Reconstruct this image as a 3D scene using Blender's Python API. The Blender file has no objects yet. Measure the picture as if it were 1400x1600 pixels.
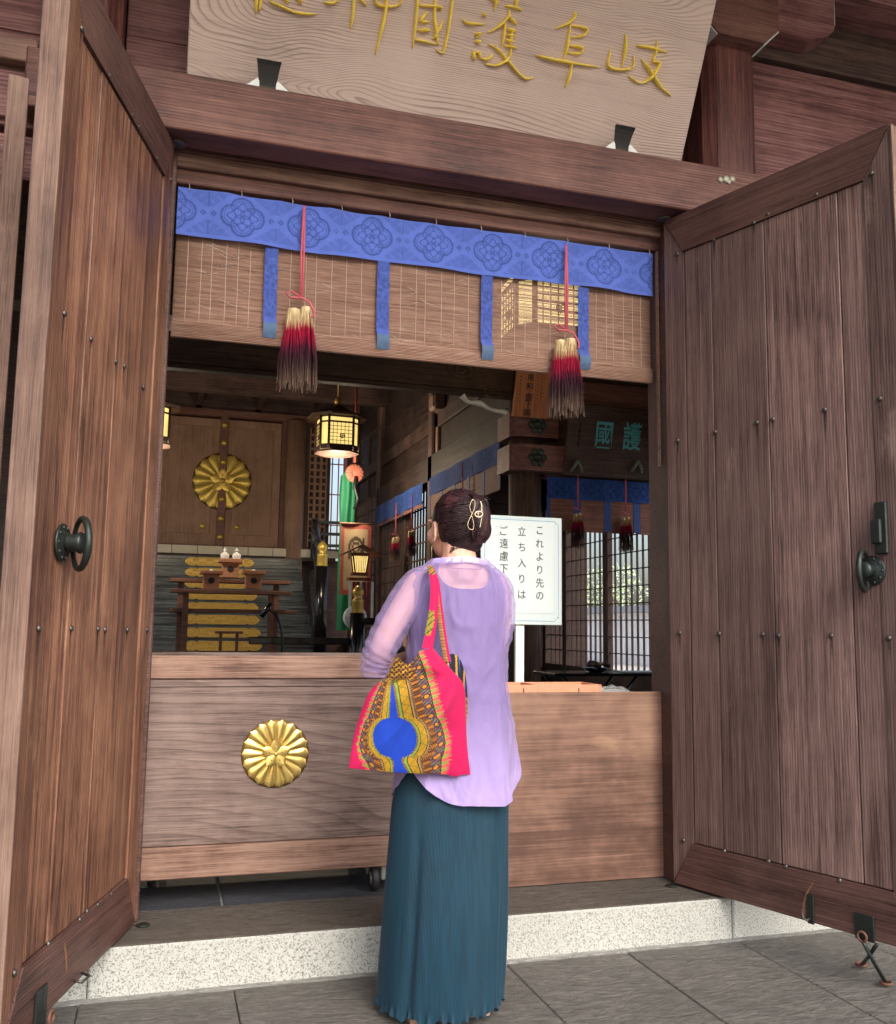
import bpy, math, random
from mathutils import Vector, Matrix, noise
R = math.radians
sc = bpy.context.scene
rng = random.Random(7)
COL = sc.collection

# ---------------------------------------------------------------- camera
CAM = Vector((0.0479, -3.5137, 1.19))
CR = Vector((0.95704222, -0.28963201, 0.01354572)); CU = Vector((-0.04824899, -0.11301673, 0.99242091)); CF = Vector((0.28590597, 0.95044227, 0.12213624))
FPX = 1457.59
cd = bpy.data.cameras.new('camera'); cam = bpy.data.objects.new('camera', cd); COL.objects.link(cam)
cam.matrix_world = Matrix(((CR.x, CU.x, -CF.x, CAM.x), (CR.y, CU.y, -CF.y, CAM.y), (CR.z, CU.z, -CF.z, CAM.z), (0, 0, 0, 1)))
cd.sensor_fit = 'HORIZONTAL'; cd.sensor_width = 36; cd.lens = 36*FPX/1400; cd.clip_start = 0.05; cd.clip_end = 800
sc.camera = cam
# ---------------------------------------------------------------- world, sun, exposure
SUN_EL, SUN_AZ = R(38), R(170)          # azimuth clockwise from +y: the sun stands behind the viewer
w = bpy.data.worlds.new('World'); sc.world = w; w.use_nodes = True
wn = w.node_tree.nodes; wl = w.node_tree.links
for n in list(wn): wn.remove(n)
sky = wn.new('ShaderNodeTexSky'); sky.sky_type = 'NISHITA'; sky.sun_disc = False
sky.sun_elevation = SUN_EL; sky.sun_rotation = SUN_AZ; sky.air_density = 1.0; sky.dust_density = 5.0; sky.ozone_density = 1.0
hs = wn.new('ShaderNodeHueSaturation'); hs.inputs['Saturation'].default_value = 0.85
bg = wn.new('ShaderNodeBackground'); bg.inputs['Strength'].default_value = 0.15
wo = wn.new('ShaderNodeOutputWorld')
wl.new(sky.outputs[0], hs.inputs['Color']); wl.new(hs.outputs[0], bg.inputs['Color']); wl.new(bg.outputs[0], wo.inputs['Surface'])
sl = bpy.data.lights.new('sun', 'SUN'); sl.energy = 1.0; sl.angle = R(40); sl.color = (1, .99, .98)
so = bpy.data.objects.new('sun', sl); COL.objects.link(so)
sdir = Vector((math.sin(SUN_AZ)*math.cos(SUN_EL), math.cos(SUN_AZ)*math.cos(SUN_EL), math.sin(SUN_EL)))
so.rotation_euler = sdir.to_track_quat('Z', 'Y').to_euler()
vs = sc.view_settings; vs.view_transform = 'Standard'; vs.look = 'None'; vs.gamma = 1; vs.use_curve_mapping = False; vs.exposure = 0.88
sc.cycles.use_denoising = True
try: sc.cycles.denoiser = 'OPENIMAGEDENOISE'
except Exception: pass
sc.cycles.max_bounces = 7; sc.cycles.diffuse_bounces = 4; sc.cycles.transparent_max_bounces = 16
sc.cycles.sample_clamp_indirect = 6

def at(px, py, ax, v):
    """the point of the plane x/y/z = v that the photograph shows at this pixel"""
    d = CF + CR*((px-700)/FPX) + CU*((800-py)/FPX)
    i = 'xyz'.index(ax); return CAM + d*((v-CAM[i])/d[i])
def hit(px, py, p0, n):
    d = CF + CR*((px-700)/FPX) + CU*((800-py)/FPX)
    return CAM + d*((p0-CAM).dot(n)/d.dot(n))

# ---------------------------------------------------------------- mesh helpers
class MB:
    def __init__(s): s.v = []; s.f = []; s.sm = []; s.c = []; s.mi = []
    def add(s, vs_, fs, smooth=False, col=None, mi=0):
        o = len(s.v); s.v += [tuple(p) for p in vs_]
        for f in fs: s.f.append([o+i for i in f]); s.sm.append(smooth); s.mi.append(mi)
        s.c += ([col]*len(vs_) if (col is None or not isinstance(col, list)) else col)
        return s
    def box(s, x0, x1, y0, y1, z0, z1, b=0.003, M=None, mi=0):
        x0, x1 = min(x0, x1), max(x0, x1); y0, y1 = min(y0, y1), max(y0, y1); z0, z1 = min(z0, z1), max(z0, z1)
        b = min(b, (x1-x0)*.3, (y1-y0)*.3, (z1-z0)*.3)
        X = (x0, x1); Y = (y0, y1); Z = (z0, z1); V = []; idx = {}
        for i in (0, 1):
            for j in (0, 1):
                for k in (0, 1):
                    sx, sy, sz = (1-2*i)*b, (1-2*j)*b, (1-2*k)*b
                    for a, p in enumerate(((X[i], Y[j]+sy, Z[k]+sz), (X[i]+sx, Y[j], Z[k]+sz), (X[i]+sx, Y[j]+sy, Z[k]))):
                        idx[i, j, k, a] = len(V); V.append(Vector(p))
        F = []
        def q(*c): F.append([idx[t] for t in c])
        for t in (0, 1):
            q((t,0,0,0),(t,1,0,0),(t,1,1,0),(t,0,1,0)); q((0,t,0,1),(1,t,0,1),(1,t,1,1),(0,t,1,1)); q((0,0,t,2),(1,0,t,2),(1,1,t,2),(0,1,t,2))
        for a in (0, 1):
            for c in (0, 1):
                q((a,c,0,0),(a,c,1,0),(a,c,1,1),(a,c,0,1)); q((a,0,c,0),(a,1,c,0),(a,1,c,2),(a,0,c,2)); q((0,a,c,1),(1,a,c,1),(1,a,c,2),(0,a,c,2))
                for k in (0, 1): F.append([idx[a,c,k,0], idx[a,c,k,1], idx[a,c,k,2]])
        if M is not None: V = [M @ p for p in V]
        ctr = sum(V, Vector())/len(V); G = []
        for f in F:
            n = (V[f[1]]-V[f[0]]).cross(V[f[2]]-V[f[0]]); m = sum((V[i] for i in f), Vector())/len(f)
            G.append(f if n.dot(m-ctr) > 0 else f[::-1])
        return s.add(V, G, mi=mi)
    def prism(s, poly, d0, d1, fn, smooth=False, mi=0):
        """polygon extruded: fn(u, v, d) -> point"""
        n = len(poly)
        if sum(poly[i][0]*poly[(i+1) % n][1]-poly[(i+1) % n][0]*poly[i][1] for i in range(n)) < 0: poly = poly[::-1]
        V = [Vector(fn(u, v, d0)) for u, v in poly]+[Vector(fn(u, v, d1)) for u, v in poly]
        F = [list(range(n))[::-1], list(range(n, 2*n))]+[[i, (i+1) % n, n+(i+1) % n, n+i] for i in range(n)]
        a = (V[F[1][1]]-V[F[1][0]]).cross(V[F[1][2]]-V[F[1][1]])
        if a.dot(V[n]-V[0]) < 0 and n < 5: F = [f[::-1] for f in F]
        return s.add(V, F, smooth, mi=mi)
    def tube(s, pts, r, n=6, closed=False, caps=True, col=None, flat=1.0):
        pts = [Vector(p) for p in pts]; m = len(pts); rr = r if isinstance(r, (list, tuple)) else [r]*m
        V = []; F = []; up = None; cols = []
        for i, p in enumerate(pts):
            t = (pts[(i+1) % m]-pts[i-1]) if closed else (pts[min(i+1, m-1)]-pts[max(i-1, 0)])
            t = t.normalized() if t.length > 1e-9 else Vector((0, 0, 1))
            if up is None: up = Vector((0, 0, 1)) if abs(t.z) < .9 else Vector((1, 0, 0))
            a = t.cross(up)
            a = a.normalized() if a.length > 1e-6 else t.orthogonal().normalized()
            up = a.cross(t).normalized(); 
            for k in range(n):
                an = 2*math.pi*k/n; V.append(p+a*(math.cos(an)*rr[i])+up*(math.sin(an)*rr[i]*flat))
            if isinstance(col, list): cols += [col[i]]*n
        for i in range(m if closed else m-1):
            for k in range(n):
                a_, b_ = i*n, ((i+1) % m)*n; F.append([a_+k, b_+k, b_+(k+1) % n, a_+(k+1) % n])
        if caps and not closed: F.append(list(range(n))); F.append(list(range((m-1)*n, m*n))[::-1])
        return s.add(V, F, True, col=(cols if isinstance(col, list) else col))
    def lathe(s, prof, n=16, M=None, smooth=True, off=0):
        V = []; F = []
        for r, z in prof:
            for k in range(n):
                a = 2*math.pi*(k+off)/n; V.append(Vector((r*math.cos(a), r*math.sin(a), z)))
        for i in range(len(prof)-1):
            for k in range(n): F.append([i*n+k, i*n+(k+1) % n, (i+1)*n+(k+1) % n, (i+1)*n+k])
        F.append(list(range(n))[::-1]); F.append(list(range((len(prof)-1)*n, len(prof)*n)))
        if M is not None: V = [M @ p for p in V]
        return s.add(V, F, smooth)
    def grid(s, nu, nv, fn, col=None, smooth=True, wrap=False, mi=0):
        V = []; cc = []
        for j in range(nv):
            for i in range(nu):
                V.append(Vector(fn(i/(nu if wrap else nu-1), j/(nv-1))))
                if col: cc.append(col(i/(nu if wrap else nu-1), j/(nv-1)))
        F = []
        for j in range(nv-1):
            for i in range(nu if wrap else nu-1):
                i2 = (i+1) % nu; F.append([j*nu+i, j*nu+i2, (j+1)*nu+i2, (j+1)*nu+i])
        return s.add(V, F, smooth, col=(cc if col else None), mi=mi)
    def mesh(s, name, mats=()):
        me = bpy.data.meshes.new(name); me.from_pydata(s.v, [], s.f); me.polygons.foreach_set('use_smooth', s.sm)
        for m in (mats if isinstance(mats, (list, tuple)) else [mats]): me.materials.append(m)
        if any(s.mi): me.polygons.foreach_set('material_index', s.mi)
        if any(c is not None for c in s.c):
            ca = me.color_attributes.new('Col', 'FLOAT_COLOR', 'POINT'); fl = []
            for c in s.c: c = c or (.5, .5, .5); fl += [c[0], c[1], c[2], 1]
            ca.data.foreach_set('color', fl)
        me.update(); return me
    def build(s, name, mat, parent=None, loc=None, **kw):
        o = bpy.data.objects.new(name, s.mesh(name, mat)); COL.objects.link(o)
        if parent: o.parent = parent
        if loc: o.location = loc
        for k, v in kw.items(): o[k] = v
        return o
def inst(me, name, parent, M):
    o = bpy.data.objects.new(name, me); COL.objects.link(o); o.parent = parent
    o.matrix_local = M if isinstance(M, Matrix) else Matrix.Translation(Vector(M)); return o
def B(*a, **k): return MB().box(*a, **k)
def empty(name, loc=(0, 0, 0), label=None, cat=None, group=None, rz=0):
    o = bpy.data.objects.new(name, None); COL.objects.link(o); o.location = loc; o.rotation_euler[2] = rz; o.empty_display_size = .05
    return tag(o, label, cat, group)
def tag(o, label=None, cat=None, group=None, kind=None):
    if label: o['label'] = label
    if cat: o['category'] = cat
    if group: o['group'] = group
    if kind: o['kind'] = kind
    return o
def copy_tree(o, parent=None):
    c = o.copy(); COL.objects.link(c); c.parent = parent
    for ch in list(o.children): copy_tree(ch, c)
    return c
def crom(P, n):
    """Catmull-Rom through rows of numbers"""
    out = []; m = len(P)
    for i in range(m-1):
        a, b, c, d = P[max(i-1, 0)], P[i], P[i+1], P[min(i+2, m-1)]
        for k in range(n):
            t = k/n; out.append([.5*((2*b[j])+(-a[j]+c[j])*t+(2*a[j]-5*b[j]+4*c[j]-d[j])*t*t+(-a[j]+3*b[j]-3*c[j]+d[j])*t**3) for j in range(len(b))])
    out.append(list(P[-1])); return out
def lin(r, g, b):
    f = lambda c: ((c/255)/12.92 if c/255 < .04045 else ((c/255+.055)/1.055)**2.4)
    return (f(r), f(g), f(b))
def RX(a): return Matrix.Rotation(a, 4, 'X')
def RY(a): return Matrix.Rotation(a, 4, 'Y')
def RZ(a): return Matrix.Rotation(a, 4, 'Z')
def T(*p): return Matrix.Translation(Vector(p[0] if len(p) == 1 else p))
def smooth(a, b, x): t = min(1, max(0, (x-a)/(b-a))); return t*t*(3-2*t)
def mixc(a, b, t): return tuple(a[i]+(b[i]-a[i])*t for i in range(3))

# ---------------------------------------------------------------- materials
class NT:
    def __init__(s, name):
        s.m = bpy.data.materials.new(name); s.m.use_nodes = True; s.t = s.m.node_tree; s.n = s.t.nodes
        s.b = s.n['Principled BSDF']; s.out = s.n['Material Output']
    def new(s, ty, **k):
        n = s.n.new(ty)
        for a, v in k.items(): setattr(n, a, v)
        return n
    def link(s, a, b): s.t.links.new(a, b)
    def val(s, sock, v):
        if hasattr(v, 'is_output'): s.link(v, sock)
        elif v is not None: sock.default_value = v
    def math(s, op, a, b=None, c=None):
        n = s.new('ShaderNodeMath', operation=op)
        for i, v in enumerate((a, b, c)): s.val(n.inputs[i], v)
        return n.outputs[0]
    def coords(s, scale=(1, 1, 1), rnd=True, rot=(0, 0, 0)):
        tc = s.new('ShaderNodeTexCoord'); src = tc.outputs['Object']
        if rnd:
            oi = s.new('ShaderNodeObjectInfo'); cx = s.new('ShaderNodeCombineXYZ')
            for i, k in enumerate((37.1, 53.7, 29.3)): s.link(s.math('MULTIPLY', oi.outputs['Random'], k), cx.inputs[i])
            ad = s.new('ShaderNodeVectorMath', operation='ADD'); s.link(src, ad.inputs[0]); s.link(cx.outputs[0], ad.inputs[1]); src = ad.outputs[0]
        mp = s.new('ShaderNodeMapping'); mp.inputs['Scale'].default_value = scale; mp.inputs['Rotation'].default_value = rot
        s.link(src, mp.inputs['Vector']); return mp.outputs[0]
    def noise(s, vec, scale, detail=4, rough=.55, dist=0):
        n = s.new('ShaderNodeTexNoise'); n.inputs['Scale'].default_value = scale; n.inputs['Detail'].default_value = detail
        n.inputs['Roughness'].default_value = rough; n.inputs['Distortion'].default_value = dist; s.link(vec, n.inputs['Vector']); return n.outputs['Fac']
    def ramp(s, fac, stops):
        n = s.new('ShaderNodeValToRGB'); e = n.color_ramp.elements
        while len(e) < len(stops): e.new(.5)
        for k, (p, c) in zip(e, stops): k.position = p; k.color = (*c, 1) if len(c) == 3 else c
        s.val(n.inputs[0], fac); return n.outputs[0]
    def mix(s, fac, a, b, mode='MIX'):
        n = s.new('ShaderNodeMix', data_type='RGBA', blend_type=mode)
        s.val(n.inputs[0], fac)
        for k, v in ((6, a), (7, b)):
            if hasattr(v, 'is_output'): s.link(v, n.inputs[k])
            else: n.inputs[k].default_value = (*v, 1)
        return n.outputs[2]
    def maprange(s, v, a, b, c, d):
        n = s.new('ShaderNodeMapRange'); s.link(v, n.inputs[0])
        for i, k in enumerate((a, b, c, d)): n.inputs[i+1].default_value = k
        return n.outputs[0]
    def bump(s, h, st=.3, dist=.01, prev=None):
        n = s.new('ShaderNodeBump'); n.inputs['Strength'].default_value = st; n.inputs['Distance'].default_value = dist
        s.link(h, n.inputs['Height'])
        if prev: s.link(prev, n.inputs['Normal'])
        return n.outputs[0]
    def fin(s, col=None, rough=None, normal=None, metal=None, spec=None, **kw):
        if col is not None:
            if hasattr(col, 'is_output'): s.link(col, s.b.inputs['Base Color'])
            else: s.b.inputs['Base Color'].default_value = (*col, 1)
        if rough is not None: s.val(s.b.inputs['Roughness'], rough)
        if normal is not None: s.link(normal, s.b.inputs['Normal'])
        if metal is not None: s.b.inputs['Metallic'].default_value = metal
        if spec is not None: s.b.inputs['Specular IOR Level'].default_value = spec
        return s.m
def wood(name, dark, mid, light, axis='z', s=1.0, rough=.55, contrast=1.0, patch=.5, bump=.35, worn=None, rings=None, spec=.35, tone=.25, crack=False):
    N = NT(name); al = .022
    sc_ = {'x': (al, 1, 1), 'y': (1, al, 1), 'z': (1, 1, al)}[axis]
    v = N.coords(sc_); v2 = N.coords((1, 1, 1))
    f1 = N.noise(v, 240*s, 5, .75, .15); f2 = N.noise(v, 46*s, 4, .6, .4); f3 = N.noise(v2, 2.3*s, 5, .65)
    f = N.math('ADD', N.math('MULTIPLY', f1, .8*contrast), N.math('ADD', N.math('MULTIPLY', f2, .5*contrast), N.math('MULTIPLY', f3, patch)))
    mid_ = .5*(1.3*contrast+patch)
    f = N.math('ADD', N.math('SUBTRACT', f, mid_), .5)
    col = N.ramp(f, [(.2, tuple(x*.6 for x in dark)), (.36, dark), (.5, mid), (.68, light)])
    oi = N.new('ShaderNodeObjectInfo'); col = N.mix(N.maprange(oi.outputs['Random'], 0, 1, 0, tone), col, dark, 'MIX')
    h = f1
    if rings:
        K, A, ls, sx_, sg_ = (tuple(rings)+(.32, .62))[:5] if len(rings) < 5 else rings
        vr = N.coords({'x': (sx_, 1, 1), 'y': (1, sx_, 1), 'z': (1, 1, sx_)}[axis])
        n1 = N.noise(vr, ls, 2, .45, .6); n2 = N.noise(vr, ls*7, 2, .5)
        sx = N.new('ShaderNodeSeparateXYZ'); N.link(vr, sx.inputs[0])
        hh = N.math('ADD', N.math('MULTIPLY', sx.outputs[2 if axis != 'z' else 0], K), N.math('ADD', N.math('MULTIPLY', n1, A), N.math('MULTIPLY', n2, .5)))
        fr = N.math('FRACT', hh); ln = N.ramp(fr, [(0, (0, 0, 0)), (.55, (.05, .05, .05)), (.9, (1, 1, 1)), (1, (0, 0, 0))])
        col = N.mix(N.math('MULTIPLY', N.math('MULTIPLY', ln, sg_), N.maprange(N.noise(v2, 3.1, 3), .35, .65, .35, 1.25)), col, tuple(x*.8 for x in dark)); h = N.math('SUBTRACT', f1, N.math('MULTIPLY', ln, .8))
    if crack:
        vc = N.coords({'x': (.012, 1, 1), 'y': (1, .012, 1), 'z': (1, 1, .012)}[axis]); fc = N.noise(vc, 24, 2, .5, .3)
        ck = N.ramp(fc, [(.255, (1, 1, 1)), (.285, (0, 0, 0))]); col = N.mix(ck, col, tuple(x*.3 for x in dark)); h = N.math('SUBTRACT', h, N.math('MULTIPLY', ck, 2.0))
        kn = N.new('ShaderNodeTexVoronoi'); kn.inputs['Scale'].default_value = 2.6; N.link(N.coords({'x': (.45, 1, 1), 'y': (1, .45, 1), 'z': (1, 1, .45)}[axis]), kn.inputs['Vector'])
        col = N.mix(N.ramp(kn.outputs['Distance'], [(.03, (.85, .85, .85)), (.075, (.0, .0, .0))]), col, tuple(x*.5 for x in dark))
    if worn:
        wn_ = N.noise(N.coords({'x': (.3, 1, 1), 'y': (1, .3, 1), 'z': (1, 1, .3)}[axis]), 7, 5, .7)
        col = N.mix(N.ramp(wn_, [(.6, (0, 0, 0)), (.78, (.55, .55, .55))]), col, worn)
    rg = N.maprange(f2, .3, .7, rough-.08, rough+.12)
    return N.fin(col, rg, N.bump(h, bump, .004), spec=spec)
def plain(name, col, rough=.5, metal=0, var=.15, scale=20, bump=0.0, spec=.5, coat=0):
    N = NT(name); f = N.noise(N.coords(), scale, 4, .6)
    c = N.mix(N.maprange(f, .3, .7, 0, var), col, tuple(x*.45 for x in col))
    m = N.fin(c, N.maprange(f, .3, .7, max(.02, rough-.07), min(1, rough+.1)), N.bump(f, bump, .003) if bump else None, metal, spec)
    if coat: N.b.inputs['Coat Weight'].default_value = coat
    return m
def vcol(name, rough=.8, bump=0, bscale=300, sheen=0, spec=.3, var=.12, vscale=40, metal=0, axis=(1, 1, 1)):
    N = NT(name); a = N.new('ShaderNodeAttribute'); a.attribute_name = 'Col'
    f = N.noise(N.coords(axis), vscale, 4, .6); c = N.mix(N.maprange(f, .3, .7, 0, var), a.outputs['Color'], (0, 0, 0))
    h = N.noise(N.coords(axis), bscale, 3, .6)
    m = N.fin(c, rough, N.bump(h, bump, .002) if bump else None, metal, spec)
    if sheen: N.b.inputs['Sheen Weight'].default_value = sheen
    return m
def emit(name, col, st):
    N = NT(name); f = N.noise(N.coords(), 9, 3); N.fin(col, .6)
    N.b.inputs['Emission Color'].default_value = (*col, 1); N.link(N.maprange(f, .3, .7, st*.8, st*1.15), N.b.inputs['Emission Strength']); return N.m

# wood colours; stair and right-door tones also hold light
DK, MD, LT = lin(62, 40, 36), lin(108, 74, 66), lin(150, 112, 98)
W_door = wood('door_board_wood', lin(70, 45, 37), lin(132, 92, 73), lin(176, 132, 104), 'z', 1.0, .5, .95, .45, .4, worn=lin(186, 150, 120), tone=.55, rings=(95, 5, 1.5, .05, .6), crack=True)
W_doorR = wood('door_board_wood_mauve_cast', lin(70, 53, 50), lin(128, 101, 95), lin(166, 138, 129), 'z', 1.0, .45, .85, .3, .4, worn=lin(172, 146, 134), tone=.55, rings=(90, 6, 1.4, .05, .6), crack=True)  # right leaf: the cooler, purplish light on it is put into the wood colour
W_rail = wood('door_rail_wood', lin(50, 34, 32), lin(90, 63, 57), lin(118, 86, 78), 'x', 1, .5, .8, .5, .3, rings=(90, 5, 1.5, .06, .45))
W_edge = wood('door_edge_wood', lin(86, 66, 58), lin(130, 103, 91), lin(162, 136, 122), 'z', 1, .65, .9, .6, .4, rings=(70, 6, 1.6, .06, .4))
W_beam = wood('beam_wood', lin(62, 40, 38), lin(110, 74, 67), lin(142, 104, 93), 'x', 1, .5, .8, .5, .3, rings=(80, 6, 1.5, .06, .5), crack=True)
W_head = wood('head_frame_wood', lin(84, 60, 54), lin(132, 100, 88), lin(164, 134, 118), 'x', 1, .5, 1.0, .5, .25)
W_wall = wood('wall_board_wood', lin(82, 51, 52), lin(134, 91, 90), lin(170, 128, 126), 'x', .8, .45, .9, .5, .4, rings=(60, 8, 1.6, .08, .55))
W_post = wood('post_wood', lin(58, 30, 30), lin(92, 52, 48), lin(124, 78, 70), 'z', 1.3, .45, 1.2, .4, .3)
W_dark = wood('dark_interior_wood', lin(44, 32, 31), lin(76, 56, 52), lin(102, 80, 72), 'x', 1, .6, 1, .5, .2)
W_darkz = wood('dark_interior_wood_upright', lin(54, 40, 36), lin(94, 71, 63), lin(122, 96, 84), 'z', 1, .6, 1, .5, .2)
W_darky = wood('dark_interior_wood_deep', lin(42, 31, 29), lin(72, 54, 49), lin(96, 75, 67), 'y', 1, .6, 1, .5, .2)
W_sanct = wood('sanctuary_door_wood', lin(132, 100, 80), lin(166, 130, 108), lin(186, 150, 126), 'z', .8, .6, .7, .5, .1)
W_bar = wood('lattice_wood', lin(50, 37, 33), lin(80, 60, 53), lin(104, 82, 72), 'z', 1, .6, 1, .4, .2)
W_stair = wood('stair_wood_blue_sheen', lin(40, 44, 46), lin(74, 82, 86), lin(128, 138, 142), 'x', .6, .28, 1.3, .5, .2, spec=.6, rings=(16, 5, 1.2))  # bluish window sheen on the dark wood is put into its colour
W_box = wood('offering_box_wood', lin(74, 58, 54), lin(120, 101, 95), lin(148, 130, 122), 'x', .9, .55, .8, .6, .3, worn=lin(168, 154, 148), rings=(26, 16, 1.5, .3, .42))
W_boxrail = wood('offering_box_rail_wood', lin(92, 66, 56), lin(142, 112, 98), lin(168, 140, 124), 'x', 1, .55, .9, .5, .3)
W_ply = wood('plywood', lin(88, 64, 55), lin(128, 98, 84), lin(160, 128, 108), 'x', .5, .5, .5, 1.0, .08, worn=lin(182, 148, 120), tone=0)
W_gaku = wood('name_board_wood', lin(110, 92, 86), lin(202, 180, 170), lin(220, 202, 194), 'x', .5, .6, .3, .25, .3, rings=(80, 52, 2.0), tone=0)
W_new = wood('new_cedar', lin(140, 92, 68), lin(176, 124, 96), lin(200, 150, 120), 'x', 1, .6, .8, .3, .1)
W_newz = wood('new_cedar_upright', lin(150, 92, 62), lin(190, 124, 88), lin(212, 150, 112), 'z', 1, .6, .8, .3, .1)
W_table = wood('altar_table_wood', lin(84, 56, 48), lin(124, 86, 74), lin(150, 112, 98), 'x', 1, .5, .8, .4, .1)
W_deep = wood('darkest_interior_wood', lin(30, 22, 21), lin(54, 40, 37), lin(74, 57, 51), 'y', 1, .6, 1, .5, .2)  # darkest of the interior woods, for the deep beam and upper boards
M_iron = plain('old_bronze', lin(58, 66, 64), .45, .7, .5, 40, .3)
M_nail = plain('nail_steel', lin(104, 100, 98), .45, .8, .5, 80, .2)
M_gold = plain('gold_leaf', lin(236, 204, 104), .38, .55, .25, 30, .1)
M_golddull = plain('worn_gilt', lin(222, 184, 98), .4, .5, .5, 45, .4)
M_goldpaint = plain('gold_letter_leaf', lin(255, 226, 96), .5, .05, .3, 90, .5)
M_goldm = plain('polished_gilt', lin(238, 208, 124), .3, .85, .3, 14, .15)
M_black = plain('black_lacquer', lin(26, 24, 26), .18, 0, .3, 10, 0, .6)
M_ink = plain('black_ink', lin(40, 38, 40), .7)
M_white = plain('white_paint', lin(226, 230, 228), .5, 0, .06, 12)
M_ceramic = plain('white_porcelain', lin(232, 232, 230), .15, 0, .03, 12, 0, .6)
# ================================================================ setting
def granite(name, base, speck, amt, scale=1, bump=.3, rough=.75, tint=None):
    N = NT(name); v = N.coords()
    a = N.noise(v, 230*scale, 2, .6); b = N.noise(v, 95*scale, 3, .7); c = N.noise(v, 3, 4, .6)
    col = N.ramp(a, [(.36, speck), (.43, tuple(x*.75 for x in base)), (.5, base), (.7, tuple(min(1, x*1.15) for x in base))])
    col = N.mix(N.ramp(b, [(.6, (0, 0, 0)), (.68, (amt, amt, amt))]), col, tuple((x*.45+y*.55) for x, y in zip(base, speck)))
    col = N.mix(N.maprange(c, .35, .7, 0, .35), col, tint or tuple(x*.7 for x in base))
    return N.fin(col, rough, N.bump(N.math('ADD', a, b), bump, .003))
G_step = granite('pale_granite', lin(178, 180, 175), lin(100, 102, 98), .4, .95, .3)
def pavestone(name, base, rough=.7, streak=1.0):
    N = NT(name); v = N.coords((1, 1, 1)); vs_ = N.coords((.35, 1, 1))
    a = N.noise(vs_, 75, 5, .7, .8); b = N.noise(v, 210, 3, .65); c = N.noise(v, 2.2, 4, .6); d = N.noise(vs_, 22, 4, .65, 1.2)
    f = N.math('ADD', N.math('MULTIPLY', a, .55), N.math('ADD', N.math('MULTIPLY', b, .3), N.math('MULTIPLY', d, .35)))
    col = N.ramp(f, [(.42, tuple(x*.35 for x in base)), (.54, tuple(x*.8 for x in base)), (.64, tuple(x*1.15 for x in base)), (.76, tuple(min(.9, x*1.7) for x in base))])
    col = N.mix(N.maprange(c, .3, .7, 0, .5), col, tuple(x*.6 for x in base))
    h = N.math('ADD', N.math('MULTIPLY', a, 1.0), N.math('MULTIPLY', b, .5))
    return N.fin(col, rough, N.bump(N.math('ADD', h, N.math('MULTIPLY', d, 1.4)), .8*streak, .016), spec=.35)
S_slab = pavestone('rough_paving_stone', lin(124, 121, 116), .7, 1.5)
S_top = pavestone('darkened_step_top', lin(92, 86, 80), .75, .8)  # dark tone for the step top: weathering and shade together
S_in = pavestone('hall_floor_stone', lin(74, 76, 82), .4, .5)
S_mort = pavestone('grey_mortar', lin(150, 150, 146), .9)
S_court = pavestone('pale_court_gravel', lin(176, 168, 152), .95)

ground = MB().add([(-200, -200, -.03), (200, -200, -.03), (200, 200, -.03), (-200, 200, -.03)], [[0, 1, 2, 3]]).build('ground', S_court, kind='structure')
xs = [1.2767+.4755*k for k in range(-7, 9)]
for i in range(len(xs)-1):
    ys = [-.207-.004, -1.13-.12*(i % 2), -2.05, -3.0, -4.1]
    for j in range(len(ys)-1):
        dz = rng.uniform(-.0025, .0025)
        B(xs[i]+.0016, xs[i+1]-.0016, ys[j+1]+.0016, ys[j]-.0016-(.016 if j == 0 else 0), -.08, dz, .003).build('slab', S_slab, ground)
# mortar squeezed along the foot of the step
P = []; n = 150
for i in range(n):
    x = -2.2+6.6*i/(n-1); P.append((x, noise.noise((x*9, 3, 1))*.006+noise.noise((x*31, 3, 7))*.004))
m = MB(); V = []
for x, e in P: V += [(x, -.2075, .004+e*.4+.003), (x, -.2075-.017-e, .003+e*.3), (x, -.2075-.017-e, -.03), (x, -.2075, -.03)]
F = []
for i in range(n-1):
    for k in range(4): F.append([4*i+k, 4*i+(k+1) % 4, 4*i+4+(k+1) % 4, 4*i+4+k])
m.add(V, F).build('mortar', S_mort, ground)

step = empty('granite_step', (0, 0, 0)); tag(step, kind='structure')
jx = [-.129-1.1755*2, -.129-1.1755, -.129, 1.0465, 2.222, 3.3975, 4.573]
for a, b in zip(jx, jx[1:]): B(a+.0022, b-.0022, -.207, .15, -.09, .155, .006).build('granite_block', G_step, step)
B(jx[0], jx[-1], -.19, .12, -.06, .13, .0).build('joint_filler', S_mort, step)
for a, b in zip(jx, jx[1:]): B(a+.003, b-.003, -.203, .1525, .1553, .16, .0015).build('darkened_top', S_top, step)  # thin dark layer puts weathering and roof shade of the granite top into colour
floor = empty('interior_floor'); tag(floor, kind='structure')
B(-3.2, 6.2, .153, 15, -.2, .150, 0).build('floor_bed', S_mort, floor)
for i in range(14):
    for j in range(4):
        x0 = .31-.72*4+.72*i-.003; y0 = .157+.6*j
        B(x0+.005, x0+.715, y0, y0+.594, .12, .158+rng.uniform(-.001, .001), .003).build('floor_tile', S_in, floor)
B(-3.2, 6.2, 2.56, 15, .1, .158, .002).build('floor_boards', W_dark, floor)

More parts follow.
